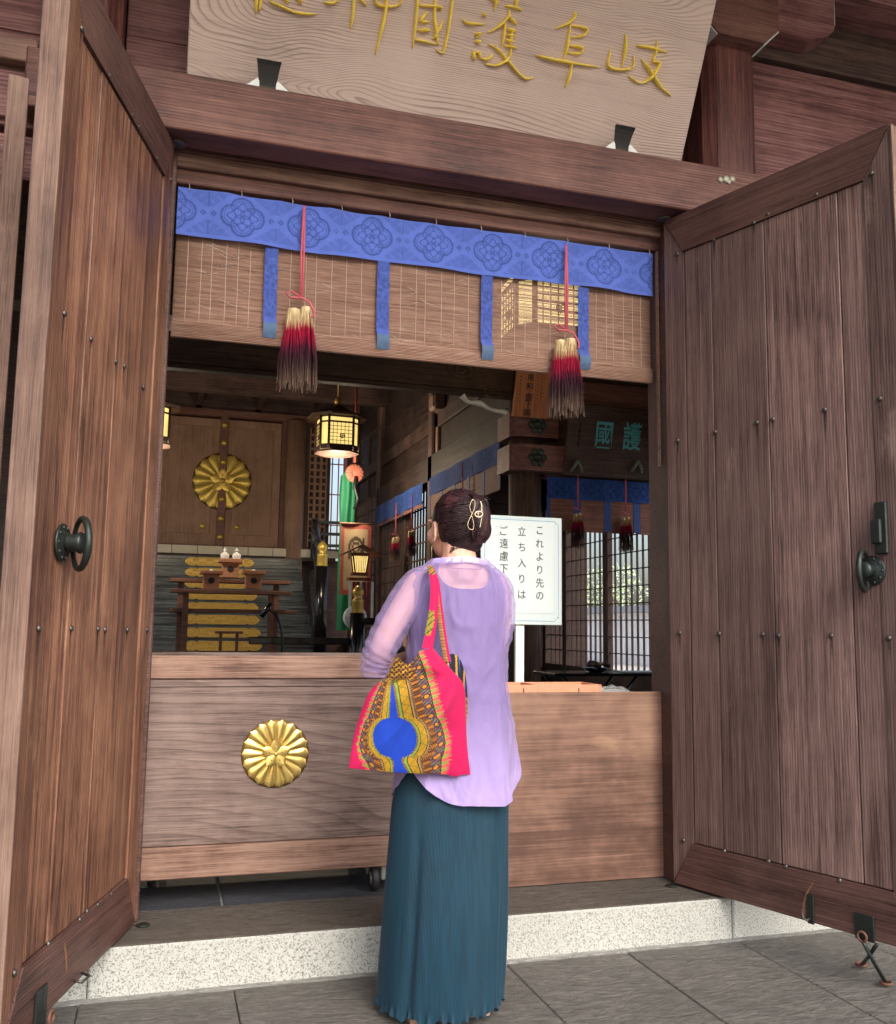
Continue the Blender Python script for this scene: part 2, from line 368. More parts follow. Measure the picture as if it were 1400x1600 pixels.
# ---------------------------------------------------------------- the hall itself
hall = empty('shrine_hall', (0, 0, 0), 'dark weathered wooden shrine hall with carved beams around the open doorway', 'building')
WD = 2.0862; ZT = 2.9873; ZB = .1701
def part(name, mat, *a, parent=None, **k): return B(*a, **k).build(name, mat, parent or hall)
part('lintel_beam', W_beam, -.517, 4.3, -.12, .02, 2.998, 3.222, b=.006)
part('head_frame', W_head, -.02, WD+.06, .06, .2, 2.945, 3.0, b=.004)
part('head_frame', W_beam, -.02, WD+.05, .085, .19, 2.888, 2.946, b=.004)
part('head_board', W_beam, -1.2, 4.2, .055, .2, 3.001, 3.24, b=.003)
part('sill_ledge', W_head, -.2, 2.4, .02, .25, 3.235, 3.272, b=.004)
for x0, x1 in ((-.49, -.21), (2.29, 2.57)):
    # chamfered square posts above the lintel, with bracket block and arm
    c = .05; poly = [(x0+c, -.05), (x1-c, -.05), (x1, -.05+c), (x1, .2), (x0, .2), (x0, -.05+c)]
    MB().prism(poly, 3.2225, 3.88, lambda u, v, d: (u, v, d)).build('post', W_post, hall)
    cx = (x0+x1)/2
    bk = [(cx-.12, 3.86), (cx+.12, 3.86), (cx+.2, 3.94), (cx+.2, 4.09), (cx-.2, 4.09), (cx-.2, 3.94)]
    MB().prism(bk, -.12, .12, lambda u, v, d: (u, d, v)).build('bracket_block', W_beam, hall)
    for sg in (1, -1):
        q = [(cx+sg*.2005, 3.942), (cx+sg*.2035, 3.942), (cx+sg*.2035, 4.088), (cx+sg*.2005, 4.088)]
        MB().prism(q, -.115, .115, lambda u, v, d: (u, d, v)).build('white_end', M_white, hall)
        q = [(cx+sg*.1215, 3.858), (cx+sg*.2015, 3.936), (cx+sg*.2035, 3.933), (cx+sg*.1235, 3.855)]
        MB().prism(q, -.115, .115, lambda u, v, d: (u, d, v)).build('white_end', M_white, hall)
    arm = [(cx+.2005, 4.0)]+[(cx+.42+.16*math.sin(t), 4.10-.1*math.cos(t)) for t in [k*.2 for k in range(8)]]+[(cx+.58, 4.24), (cx+.2005, 4.24)]
    MB().prism(arm, -.04, .078, lambda u, v, d: (u, d, v)).build('bracket_arm', W_wall, hall)
    arm2 = [(2*cx-u, v) for u, v in arm]
    MB().prism(arm2, -.04, .078, lambda u, v, d: (u, d, v)).build('bracket_arm', W_wall, hall)
    part('white_end', M_white, cx+.5805, cx+.5835, -.037, .075, 4.1, 4.238, b=0)
# wall boards between the posts
def boards(x0, x1, zs, y, mat=W_wall):
    for a, b in zip(zs, zs[1:]): part('wall_board', mat, x0, x1, y+rng.uniform(-.002, .002), y+.04, a+.0015, b-.0015, b=.003)
boards(-.205, .3, [3.24, 3.34, 3.5, 3.72, 4.0], .15); boards(.3, 2.285, [3.24, 3.5, 3.8, 4.1], .15)
boards(2.575, 4.3, [3.24, 3.36, 3.94], .12); boards(-2.6, -.495, [3.31, 3.40, 3.72, 4.0], .1)
part('frieze_beam', W_dark, -3, 4.6, .08, .24, 3.945, 4.14, b=.005)
part('eaves_beam', W_wall, -3, 4.8, -.08, .2, 4.242, 4.5, b=.005)
part('frieze_panel', W_dark, -3, 4.8, .145, .23, 4.14, 4.25, b=.0)
part('nageshi', W_head, -2.6, -.5, .0, .15, 3.23, 3.32, b=.004)
part('nageshi', W_wall, -2.6, -.5, .03, .16, 3.02, 3.2, b=.004)
part('nageshi', W_wall, -2.6, -.35, .06, .18, 2.8, 2.97, b=.004)
# jambs
for x0, x1 in ((-.06, .012), (WD+.02, WD+.075)):
    part('jamb', W_rail, x0, x1, .03, .2, .16, 2.9985, b=.004)
part('jamb_strip', W_boxrail, 2.096, 2.0995, .075, .1, 1.9, 2.885, b=.001)
part('side_post', W_post, -.2, -.065, .04, .3, .16, 2.8, b=.02); part('added_gap_wall', W_dark, -3.1, -.55, 2.3, 2.4, .16, 3.0, b=0); part('added_gap_wall', W_dark, -.62, -.55, .9, 2.3, .16, 3.0, b=0); part('side_post', W_post, 2.2, 2.62, .04, .3, .16, 3.0, b=.02)  # inner walls added to keep the gap beside the left door dark
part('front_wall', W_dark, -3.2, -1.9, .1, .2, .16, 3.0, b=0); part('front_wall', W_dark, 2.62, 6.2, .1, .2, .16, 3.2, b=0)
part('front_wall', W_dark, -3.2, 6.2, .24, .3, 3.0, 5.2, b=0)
# hinge straps at the lintel
for x, s in ((.01, 1), (WD-.004, -1)):
    MB().lathe([(.03, 0), (.034, .003), (.034, .008), (.028, .011)], 16, T(x, -.012, 2.9865)).build('hinge_plate', M_nail, hall)
    MB().lathe([(.02, 0), (.024, .003), (.02, .006)], 14, T(x+s*.02, -.02, .161)).build('pivot_cup', M_iron, hall)
m = MB()
for k, (dx, dz, r) in enumerate(((-.03, 0, .014), (0, .006, .018), (.03, .012, .015), (.012, -.004, .012))): m.lathe([(r, 0), (r, .004), (r*.6, .008), (.001, .009)], 10, T(2.33+dx, -.121, 3.16+dz) @ RX(R(90)))
m.build('metal_fitting', plain('pale_zinc', lin(176, 172, 158), .45, .3, .4, 60), hall)
# roof over the porch and hall: boarded soffit and rafters
so_m = W_dark
MB().add([(-4, -2.4, 4.46), (7, -2.4, 4.46), (7, .2, 4.95), (-4, .2, 4.95), (-4, -2.4, 4.56), (7, -2.4, 4.56), (7, .2, 5.05), (-4, .2, 5.05)], [[3, 2, 1, 0], [4, 5, 6, 7], [0, 1, 5, 4], [1, 2, 6, 5], [2, 3, 7, 6], [3, 0, 4, 7]]).build('eaves_soffit', W_dark, hall)
raf = B(-.035, .035, -2.5, .24, -.045, .045, .004).mesh('rafter', W_darky)
for k in range(28): inst(raf, 'rafter', hall, T(-3.6+k*.36, 0, 4.845) @ RX(math.atan2(.49, 2.6)))
part('roof', W_dark, -3.3, 6.3, .2, 15.2, 5.2, 5.3, b=0)
# ================================================================ the big door leaves
M_rust = plain('rusty_iron', lin(120, 84, 70), .7, .3, .5, 60, .3)
nail_me = MB().lathe([(.0095, 0), (.0095, .003), (.007, .0065), (.003, .008), (.0005, .0083)], 8).mesh('nail', M_nail)
N = NT('nail_drip_stain'); tc_ = N.new('ShaderNodeTexCoord'); sp_ = N.new('ShaderNodeSeparateXYZ'); N.link(tc_.outputs['Object'], sp_.inputs[0])
N.fin(lin(38, 30, 30), .7); N.link(N.math('MULTIPLY', N.maprange(sp_.outputs[2], -.12, 0, 0, .75), N.maprange(N.noise(N.coords(), 60, 3), .3, .6, .3, 1)), N.b.inputs['Alpha']); M_stain = N.m
stain_me = MB().add([(-.006, 0, .004), (.006, 0, .004), (.005, 0, -.05), (.0015, 0, -.12), (-.0015, 0, -.12), (-.005, 0, -.05)], [[0, 1, 2, 5], [5, 2, 3, 4]]).mesh('stain', M_stain)
AL, AR, LW, TH = 1.8402, 1.9146, 1.0283, .065
def leaf(name, label, hx, d, sg, Wb, Wst, Wr, Wedge, joints, nails, th=TH, zt=ZT, zb=ZB, hy=0):
    """local x runs from hinge to free edge; the seen face is local y = 0, the body lies on the -sg side"""
    o = empty(name, (hx, hy, 0), label, 'door', 'open double doors of the shrine', rz=math.atan2(d[1], d[0]))
    ws, hr = .105, .17
    def bx(nm, mat, x0, x1, z0, z1, y0, y1, b=.002, par=None): return B(x0, x1, -sg*y0, -sg*y1, z0, z1, b).build(nm, mat, par or o)
    # mitred frame
    def mit(nm, poly, mat, y0, y1): return MB().prism(poly, -sg*y0, -sg*y1, lambda u, v, q: (u, q, v)).build(nm, mat, o)
    g = .0012
    mit('stile', [(0, zb+.004), (ws-g, zb+hr+g), (ws-g, zt-hr-g), (0, zt-.004)], Wst, .001, th-.002)
    mit('stile', [(LW, zb+.004), (LW-ws+g, zb+hr+g), (LW-ws+g, zt-hr-g), (LW, zt-.004)], Wst, .001, th-.002)
    mit('rail', [(.004, zb), (ws, zb+hr), (LW-ws, zb+hr), (LW-.004, zb)], Wr, -.004, th)
    mit('rail', [(.004, zt), (ws, zt-hr), (LW-ws, zt-hr), (LW-.004, zt)], Wr, -.004, th)
    bx('edge_board', Wedge, LW+.001, LW+.012, zb+.003, zt-.003, -.003, th+.004, .003)
    bx('core', W_dark, ws-.01, LW-ws+.01, zb+hr-.01, zt-hr+.01, .02, th-.005, 0)
    js = [ws]+joints+[LW-ws]
    for a, b in zip(js, js[1:]):
        e = rng.uniform(0, .0035); bx('plank', Wb, a+.0013, b-.0013, zb+hr+.002, zt-hr-.002, .003+e, .022, .0035)
        bx('plank', Wb, a+.0013, b-.0013, zb+hr+.002, zt-hr-.002, th-.006, th-.002, .002)
    for u, z in nails:
        y = .0045 if (zb+hr < z < zt-hr and ws < u < LW-ws) else 0
        inst(nail_me, 'nail', o, T(u, -sg*.0035 if y else -sg*.0005, z) @ RX(R(90)*(-sg)))
        if z > .5 and u < LW-.02: inst(stain_me, 'stain', o, T(u, sg*.0004 if not y else -sg*.0022, z) @ Matrix.Scale(rng.uniform(.5, 1.3), 4, (0, 0, 1)))
    return o
dL = Vector((math.cos(AL), -math.sin(AL), 0)); dR = Vector((-math.cos(AR), -math.sin(AR), 0))
nL = Vector((-dL.y, dL.x, 0)); nR = Vector((dR.y, -dR.x, 0))
def leaf_uz(px, py, hx, d, n):
    p = hit(px, py, Vector((hx, 0, 0)), n); q = p-Vector((hx, 0, 0)); return (q.dot(d), p.z)
UR = lambda px, py: leaf_uz(px, py, WD, dR, nR)
UL = lambda px, py: leaf_uz(px, py, 0, dL, nL)
nr = [UR(*q) for q in ((1058,397),(1115,374),(1178,348),(1200,335),(1276,304),(1362,271),(1059,688),(1117,675),(1182,660),(1207,655),(1288,640),(1375,623),(1062,989),(1123,990),(1191,991),(1216,993),(1298,993),(1389,997),(1068,1313),(1131,1330),(1200,1346),(1228,1354),(1312,1376))]
nl = [UL(*q) for q in ((127,45),(170,118),(206,180),(216,198),(244,247),(270,287),(100,490),(143,530),(182,565),(195,572),(225,605),(60,982),(112,982),(154,983),(165,984),(200,984),(230,984),(22,1520),(77,1475),(124,1437),(137,1424),(152,1414),(173,1397))]
def clampn(L): return [(min(max(u, .03), LW-.03), z) for u, z in L]
jR = sorted(UR(x, 800)[0] for x in (1118, 1205, 1326)); jL = sorted(UL(x, 800)[0] for x in (208, 168, 118))
jR = [u for u in jR if .15 < u < LW-.15]; jL = [u for u in jL if .15 < u < LW-.15]
doorR = leaf('wooden_door', 'tall plank door swung open at the right, with metal stays to the paving', WD, dR, -1, W_doorR, W_doorR, W_rail, W_edge, jR, clampn(nr))
doorL = leaf('wooden_door', 'tall plank door swung open at the left with large ring pull', 0, dL, 1, W_door, W_door, W_rail, W_edge, jL, clampn(nl))
# ring pulls: round plate, boss and hanging ring
def ring_pull(par, u, z, sg, tilt):
    S = Matrix.Scale(-1, 4, (0, 1, 0)) if sg < 0 else Matrix.Identity(4)   # local +y leaves the seen face
    F_ = T(u, 0, z) @ S @ RX(R(-90))
    p = MB().lathe([(.052, 0), (.052, .004), (.047, .007), (.034, .008), (.03, .012), (.018, .014)], 24, F_).build('pull_plate', M_iron, par)
    for k in range(10):
        a = k*math.pi/5; MB().lathe([(.0045, 0), (.0035, .003), (.0005, .004)], 7, F_ @ T(.042*math.cos(a), .042*math.sin(a), .0065)).build('rivet', M_nail, p)
    MB().lathe([(.022, .01), (.026, .02), (.022, .034), (.03, .05), (.026, .058), (.01, .062)], 14, F_).build('pull_boss', M_iron, par)
    pts = []
    for k in range(28):
        a = 2*math.pi*k/28; pts.append(T(u, 0, z) @ S @ Vector((.062*math.cos(a)*math.cos(tilt), .05+.062*math.cos(a)*math.sin(tilt), .068*math.sin(a)-.002)))
    MB().tube(pts, [.0085+.002*math.cos(2*math.pi*k/28) for k in range(28)], 8, closed=True).build('pull_ring', M_iron, par)
u, z = UL(97, 848); ring_pull(doorL, u, z, 1, R(38))
u, z = UR(1362, 892); ring_pull(doorR, u, z, -1, R(75))
u, z = UR(1379, 825)
la = B(u-.022, u+.022, -.014, 0, z-.09, z+.09, .004).build('latch', M_iron, doorR)
B(u-.03, u+.008, -.03, -.0145, z-.055, z+.03, .005).build('latch_bolt', M_iron, la)
u, z = UR(1353, 1447)
pl = B(u-.035, u+.035, -.012, -.0045, z-.045, z+.04, .003).build('stay_plate', M_iron, doorR)
def loc(o, p): return o.matrix_world.inverted() @ p
bpy.context.view_layer.update()
pe = loc(doorR, hit(1352, 1462, Vector((WD, 0, 0)), nR)); pe.y = -.02
MB().tube([pe+Vector((.016*math.cos(a), 0, .016*math.sin(a))) for a in [k*math.pi/6 for k in range(12)]], .0045, 6, closed=True).build('eye_ring', M_rust, doorR)
for g, dz in ((at(1385, 1537, 'z', .012), 0), (at(1346, 1508, 'z', .012), .01)):
    e = loc(doorR, g); s_ = pe+Vector((.0 if dz == 0 else .05, 0, -.012))
    MB().tube([s_, s_*.5+e*.5+Vector((0, 0, -.004)), e], .0065, 7).build('stay_rod', M_iron, doorR)
    MB().tube([e+Vector((.018*math.cos(a), .018*math.sin(a), .003)) for a in [k*math.pi/6 for k in range(12)]], .005, 6, closed=True).build('stay_ring', M_rust, doorR)
u, z = UR(1268, 1420)
br = B(u-.012, u+.014, -.01, -.0045, z-.05, z+.05, .002).build('hook_bracket', M_iron, doorR)
MB().tube([(u, -.012, z-.03), (u, -.03, z-.035), (u-.012, -.034, z-.03), (u-.02, -.03, z+.0)], .004, 6).build('hook', M_nail, br)
M_scar = plain('scraped_wood', lin(146, 100, 74), .8, 0, .4, 60)
pts = [UR(*q) for q in ((1258,1432),(1257,1412),(1262,1395),(1272,1378))]
m = MB(); V = []
for (a, b), wd in zip(pts, (.004, .005, .004, .001)): V += [(a-wd, -.0046, b), (a+wd, -.0046, b)]
m.add(V, [[2*i, 2*i+1, 2*i+3, 2*i+2] for i in range(3)]).build('scrape_mark', M_scar, doorR)
pts = [UL(*q) for q in ((101,1520),(101,1500),(99,1482),(97,1468))]; V = []
for (a, b), wd in zip(pts, (.004, .007, .006, .001)): V += [(a-wd, .0046, b), (a+wd, .0046, b)]
MB().add(V, [[2*i+1, 2*i, 2*i+2, 2*i+3] for i in range(3)]).build('scrape_mark', M_scar, doorL)
u, z = UL(112, 1532)
MB().tube([(u, .006, z), (u, .03, z-.005), (u-.05, .032, z-.005), (u-.06, .006, z)], .004, 6).build('hook', M_nail, doorL)
u, z = UL(58, 1575)
pp = B(u-.035, u+.035, .0045, .012, z-.06, z+.05, .003).build('stay_plate', M_iron, doorL)
MB().tube([(u-.02+.016*math.cos(a), .03, z-.03+.016*math.sin(a)) for a in [k*math.pi/6 for k in range(12)]], .005, 6, closed=True).build('eye_ring', M_rust, doorL)
# leaf of the next bay, seen on edge beyond the left door
p = at(15, 118, 'z', ZT-.03); q = at(13, 118, 'z', ZT-.03)
dv = Vector((.17, -.985, 0)).normalized()
nx = empty('narrow_door', (p.x, p.y, 0), 'edge of a weathered door leaf beyond the left door', 'door', rz=math.atan2(dv.y, dv.x))
B(-1.0, 0, -.0, .055, .18, ZT-.03, .004).build('panel', W_door, nx); B(.001, .012, -.003, .06, .178, ZT-.028, .003).build('edge_board', W_edge, nx)
a = at(6, 810, 'y', p.y+.05); a = loc(nx, a) if False else nx.matrix_world.inverted() @ a
bpy.context.view_layer.update(); a = nx.matrix_world.inverted() @ at(8, 812, 'y', p.y+.02)
MB().tube([(.012, .03, a.z+.07), (.03, .03, a.z+.06), (.042, .03, a.z), (.03, .03, a.z-.045), (.0, .03, a.z-.055)], .007, 6).build('door_hook', M_nail, nx)
# ================================================================ name board above the lintel
GT = R(27.8); gu = Vector((0, -math.sin(GT), math.cos(GT))); gn = Vector((0, -math.cos(GT), -math.sin(GT)))
g0 = Vector((.03, .037, 3.23))
gaku = empty('name_board', g0, 'pale wooden name board with gold brushed characters tilting over the lintel', 'sign'); gaku.rotation_euler = (GT, 0, 0)
bpy.context.view_layer.update(); GI = gaku.matrix_world.inverted()
B(0, 2.155, 0, .05, 0, 1.05, .004).build('board', W_gaku, gaku)
part('sill_ledge', W_head, -.2, 2.285, .13, .2, 3.2405, 3.275, b=.003) if False else None
def gpt(px, py, lift=0.0):
    q = GI @ hit(px, py, g0, gn); return Vector((q.x, -lift, q.z))
zA = lambda p: (p[0]/4+720, p[1]/4); zB = lambda p: (p[0]/4.118+380, p[1]/4.118)
CH = [(zA, [  # gi
 [(935,300),(918,380),(916,412),(950,432),(1020,436),(1072,418),(1078,350)], [(1028,215),(1025,300),(1005,420)], [(1095,285),(1190,300),(1290,330)],
 [(1222,250),(1215,330),(1198,380),(1238,397),(1190,480),(1120,520),(1045,475)], [(1125,370),(1190,460),(1240,540),(1312,600)]]),
 (zA, [  # fu
 [(712,70),(705,110),(670,145),(590,180)], [(682,150),(662,280),(640,372)], [(682,158),(780,180),(765,222),(690,235)], [(665,285),(748,296),(740,335),(660,328)],
 [(465,345),(560,370),(700,396),(865,422)], [(690,380),(680,460),(652,545)]]),
 (zA, [  # go
 [(135,75),(152,108)], [(10,120),(40,146),(148,152)], [(85,213),(122,214),(90,238)], [(85,260),(126,263)], [(75,320),(80,378)], [(78,330),(110,330),(116,372)], [(122,365),(160,372),(196,345)],
 [(150,-30),(215,10),(205,66)], [(235,-20),(222,32)], [(275,38),(330,46),(380,66)], [(350,-30),(340,48)], [(302,60),(290,110),(230,170),(165,206)], [(300,108),(350,156)], [(276,140),(256,290)],
 [(290,184),(346,196)], [(285,216),(336,226)], [(280,250),(326,260)], [(270,286),(346,300)], [(320,180),(306,290)], [(170,275),(230,312),(290,380),(350,452),(400,492),(450,485)], [(316,300),(290,370),(220,410),(150,400)]]),
 (zB, [  # koku
 [(1122,-90),(1112,100),(1088,312)], [(1125,-60),(1240,-75),(1340,-70),(1326,130),(1302,270),(1282,342),(1238,318)], [(1130,36),(1262,46),(1270,72)], [(1188,75),(1140,136),(1202,140)], [(1120,196),(1202,194)], [(1100,255),(1242,286)], [(1236,-40),(1230,130),(1252,292)], [(1286,130),(1240,222),(1218,252)]]),
 (zB, [  # jin
 [(716,-120),(706,80),(690,186)], [(745,-10),(792,36)], [(520,15),(580,20),(637,-30)], [(848,-80),(860,30),(1000,32),(1012,-80)], [(935,-130),(912,80),(880,230),(848,352)], [(850,-30),(1005,-28)]]),
 (zB, [  # sha
 [(88,-110),(82,92)], [(125,-60),(102,72)], [(165,8),(250,46),(350,86),(472,92)], [(255,-30),(292,22)], [(340,-40),(378,26)], [(300,-90),(420,-80)]])]
for f, strokes in CH:
    m = MB()
    for i, st in enumerate(strokes):
        P = crom([list(gpt(*f(q), lift=.0015)) for q in st], 6) if len(st) > 1 else st; n = len(P)
        rr = []
        for k in range(n):
            t = k/(n-1); r = .0185*(.62+.5*math.sin(math.pi*min(1, t*1.05))+.5*noise.noise((i*3.1, k*.45, 2))); r *= .6+.4*min(1, t*6); r *= .65+.35*min(1, (1-t)*6); rr.append(r)
        m.tube(P, rr, 8, flat=.3)
        m.tube([Vector(p)+Vector((0, -.0042, 0)) for p in P], [r*.35 for r in rr], 6, flat=.6)
    m.build('gold_character', M_goldpaint, gaku)
# black iron clips holding the board's foot
for px, py in ((418, 116), (972, 216)):
    c = at(px, py+22, 'y', -.085); c.z = 3.2225
    k = empty('board_clip', c, 'black iron clip with white plaster foot, ' + ('left' if px < 700 else 'right') + ' foot of the name board', 'bracket', 'clips under the name board')
    V = []; F = []
    for j in range(9):
        t = j/8; wd = .033+.014*t*t; y = .012-.03*t**2.2-.02*t; zz = .108*t
        V += [(-wd, y, zz), (wd, y, zz), (wd, y+.008, zz), (-wd, y+.008, zz)]
        if j:
            a = 4*(j-1)
            for q in range(4): F.append([a+q, a+(q+1) % 4, a+4+(q+1) % 4, a+4+q])
    F += [[3, 2, 1, 0], [32, 33, 34, 35]]
    MB().add(V, F, False).build('iron_strap', M_black, k)
    for s in (-1, 1):
        MB().prism([(s*.03, .0), (s*.1, .0), (s*.075, .02), (s*.034, .055)], .0, .03, lambda u, v, d: (u, d, v)).build('white_foot', M_white, k)

# ================================================================ blue valance, bamboo blind and tassels
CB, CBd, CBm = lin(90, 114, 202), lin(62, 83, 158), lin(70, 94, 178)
def brocade(x, z, per=.2625, x0=.269, zc=2.785, h=.2, base=CB, dk=CBd, md=CBm):
    u = (x-x0)/per; k = round(u); dx = (u-k)*per; dz = z-zc; r = math.hypot(dx, dz); th = math.atan2(dz, dx); s = per/.2625
    c = base
    sd_ = min(math.hypot(dx-ox, dz-oz)-.043*s for ox, oz in ((.04*s, 0), (-.04*s, 0), (0, .037*s), (0, -.037*s)))
    ro = .08*s
    if abs(sd_) < .0042*s: c = dk
    elif abs(sd_+.011*s) < .0022*s: c = mixc(base, dk, .7)
    elif sd_ < 0:
        if abs(r-.034*s*(1+.25*math.cos(4*th+math.pi))) < .0035*s or r < .009*s or abs(r-.017*s*(1+.3*math.cos(4*th))) < .0025*s: c = dk
        elif abs(r-.052*s*(1+.16*math.cos(8*th))) < .003*s: c = dk
    else:
        dx2 = dx-math.copysign(per/2, dx); 
        for sx in (-.019*s, .019*s):
            e = abs(dx2-sx)+abs(dz)
            if .007*s < e < .0125*s or e < .003*s: c = dk
        if abs(dz) > .026*s and abs(dz) < .088*s and abs(dx2) < .085*s*(abs(dz)-.02*s)/(.068*s)+.004:
            if math.sin(abs(dx2)*900/s+abs(dz)*900/s) > .2 or abs(dx2) < .002: c = mixc(base, dk, .75)
    return c
M_broc = vcol('blue_brocade', .85, .15, 500, .2, .2, .15, 14)
def valance(name, parent_label, n=(640, 62)):
    o = empty(name, (1.05, .1, 2.88), parent_label, 'curtain')
    def fn(u, v):
        x = .02+2.065*u; z = 2.878-.195*v; y = .1-.004*math.sin(x*5.1)-.008*noise.noise((x*3, z*5, 1))-.005*v*math.sin(x*17+2)-.006*noise.noise((x*9+z*7, z*4, 6))
        z += -.004*abs(math.sin(x*math.pi/.2065))*(1-v)+.003*math.sin(x*8)*v
        return (x-1.05, y-.1, z-2.88)
    MB().grid(n[0], n[1], fn, lambda u, v: brocade(.02+2.065*u, 2.878-.195*v)).build('brocade_cloth', M_broc, o)
    return o
val = valance('blue_valance', 'bright blue brocade valance with flower roundels across the doorway head')
M_thread = plain('pale_thread', lin(205, 190, 180), .8)
for k in range(11):
    x = .06+k*.2; z = 2.88; 
    MB().tube([(x-1.05, -.012, .012), (x+.003-1.05, -.016, -.005), (x-1.05, -.012, -.02)], .0012, 4).build('loop', M_thread, val)
# ribbons hanging from the valance over the blind
def ribcol(u, v): 
    g = noise.noise((u*5, v*26, 4)); return mixc(lin(80, 102, 186), lin(56, 74, 140), .5+.9*g if v < .8 else .3) if v < .84 else lin(84, 108, 140)
for x in (.389, .846, 1.297, 1.746):
    MB().grid(14, 60, lambda u, v: (x-1.05+.052*(u-.5)+(.003 if v > .8 else 0)+.002*noise.noise((v*9, x, 0)), .008+(-.014*math.sin(math.pi*min(1, (v-.8)/.2)) if v > .8 else .0)-.002*noise.noise((u*4, v*22, x)), -.197-.372*v), ribcol).build('ribbon', M_broc, val)
# the blind: hundreds of split-bamboo slats with daylight between them
M_bam = NT('split_bamboo'); vv = M_bam.coords((.05, 1, 1)); fa = M_bam.noise(vv, 160, 4, .7); fb = M_bam.noise(M_bam.coords((.5, 1, 1)), 9, 4, .6)
cc = M_bam.ramp(fa, [(.3, lin(128, 98, 84)), (.5, lin(172, 138, 120)), (.75, lin(206, 178, 160))]); cc = M_bam.mix(M_bam.maprange(fb, .35, .7, 0, .35), cc, lin(140, 104, 94))
M_bam = M_bam.fin(cc, .65, spec=.3)
M_roll = plain('bamboo_roll', lin(190, 154, 138), .65, 0, .35, 60)
blind = empty('bamboo_blind', (1.05, .13, 2.7), 'brown split-bamboo blind hanging below the bright blue valance', 'blind')
m = MB(); pit = .0041; n = 96
for k in range(n):
    z = 2.70-k*pit; pts = []
    for j in range(15):
        x = .022+2.062*j/14; pts.append((x-1.05, .0012*noise.noise((x*2, k*.9, 3)), z-2.7+.0011*noise.noise((x*3.3, k*.37, 9))+.002*noise.noise((x*1.1, z*4, 5))))
    m.tube(pts, 0.00182*(1+.2*noise.noise((k*1.7, 1, 1))), 4)
m.build('slats', M_bam, blind, kind='stuff')
m = MB(); xs_ = []
for seg in ((.022, .36), (.42, .818), (.874, 1.268), (1.325, 1.718), (1.774, 2.084)):
    L = seg[1]-seg[0]
    for f in (.12, .28, .4, .56, .7, .86): xs_.append(seg[0]+L*(f+rng.uniform(-.02, .02)))
for x in xs_: m.tube([(x-1.05+.002*noise.noise((x*7, t, 1)), -.0035, -t*.06) for t in range(7)], .0011, 4)
m.build('warp_threads', M_thread, blind)
m = MB()      # loose diagonal fibres
for k in range(70):
    x = rng.uniform(.06, 2.03); z = rng.uniform(-.36, -.03); d = rng.choice((-1, 1)); L = rng.uniform(.02, .08)
    m.tube([(x-1.05, -.0036, z), (x-1.05+d*L*.5, -.0042, z+.25*L*.6), (x-1.05+d*L, -.0036, z+.35*L)], .0009, 3)
m.build('loose_fibres', M_thread, blind, kind='stuff')
def rollfn(u, v):
    a = -2.2+5.6*v; r = .022+.006*v; x = .02+2.066*u
    return (x-1.05, .012-r*math.cos(a)*.8, -.385+r*math.sin(a)*1.3+.002*noise.noise((x*2, 0, 0)))
MB().grid(60, 22, rollfn).build('rolled_hem', M_roll, blind)
m = MB()
for k in range(11): m.tube([(.02-1.05, -.0135-.003*math.sin(math.pi*k/10), -.415+k*.006), (0, -.014-.003*math.sin(math.pi*k/10), -.415+k*.006), (1.035, -.0135-.003*math.sin(math.pi*k/10), -.415+k*.006)], .0022, 4)
m.build('hem_slats', M_bam, blind)
# tassels
M_tas = vcol('dyed_fibre', .75, 0, 200, 0, .2, .3, 60)
M_cord = plain('pink_silk_cord', lin(206, 96, 112), .6, 0, .4, 200)
cT = [(0, lin(226, 206, 164)), (.2, lin(220, 196, 152)), (.25, lin(182, 26, 66)), (.43, lin(166, 28, 68)), (.53, lin(84, 34, 58)), (.68, lin(62, 38, 46)), (.82, lin(84, 64, 58)), (1, lin(128, 106, 92))]
def tcol(t, j=0):
    t = min(1, max(0, t+j))
    for (a, c), (b, d) in zip(cT, cT[1:]):
        if t <= b: return mixc(c, d, (t-a)/(b-a))
    return cT[-1][1]
def tassel(loc_, label, s=1, cord=.4, n=420, group=None):
    o = empty('tassel', loc_, label, 'tassel', group)
    r1 = random.Random(int(loc_[0]*1000))
    for dx in (-.006, .006): MB().tube([(dx*.2*s, 0, cord*s), (dx*.9*s, -.004*s, cord*.5*s), (dx*.5*s, -.002*s, .02*s)], .0042*s, 6).build('cord', M_cord, o)
    MB().tube([(0, -.004*s, .025*s), (-.04*s, -.012*s, .045*s), (-.062*s, -.014*s, .034*s), (-.045*s, -.014*s, .018*s), (0, -.008*s, .024*s), (.03*s, -.016*s, .01*s), (.052*s, -.018*s, -.03*s), (.05*s, -.018*s, -.05*s), (.04*s, -.016*s, -.052*s)], .0042*s, 6).build('bow', M_cord, o)
    L = .335*s; m = MB()
    for b, cx in ((0, -.026*s), (1, .022*s)):
        z0 = -.01*s-.012*s*(b == 0)
        MB().lathe([(.006*s, .004*s), (.017*s, 0), (.018*s, -.01*s), (.016*s, -.03*s)], 12, T(cx, 0, z0)).build('head', plainc('tassel_head', lin(222, 200, 158)), o)
        for k in range(n//2):
            a = r1.uniform(0, 6.283); q = math.sqrt(r1.random()); jit = r1.uniform(-.03, .03); ll = L*(r1.uniform(.9, 1.03)); sp = r1.uniform(.9, 1.12)
            P = []; C = []
            for i in range(15):
                t = i/14; rad = (.02+.026*min(1, t*1.5)+.014*t)*q*s*sp; wob = .004*s*noise.noise((k, t*3, b))
                P.append((cx*(1-.25*t)+rad*math.cos(a)+wob, rad*math.sin(a)*.75, z0-ll*t)); C.append(tcol(t, jit))
            m.tube(P, .0016*s, 3, caps=False, col=C)
    m.build('fringe', M_tas, o)
    return o
_pc = {}
def plainc(name, c):
    if name not in _pc: _pc[name] = plain(name, c, .7, 0, .3, 90)
    return _pc[name]
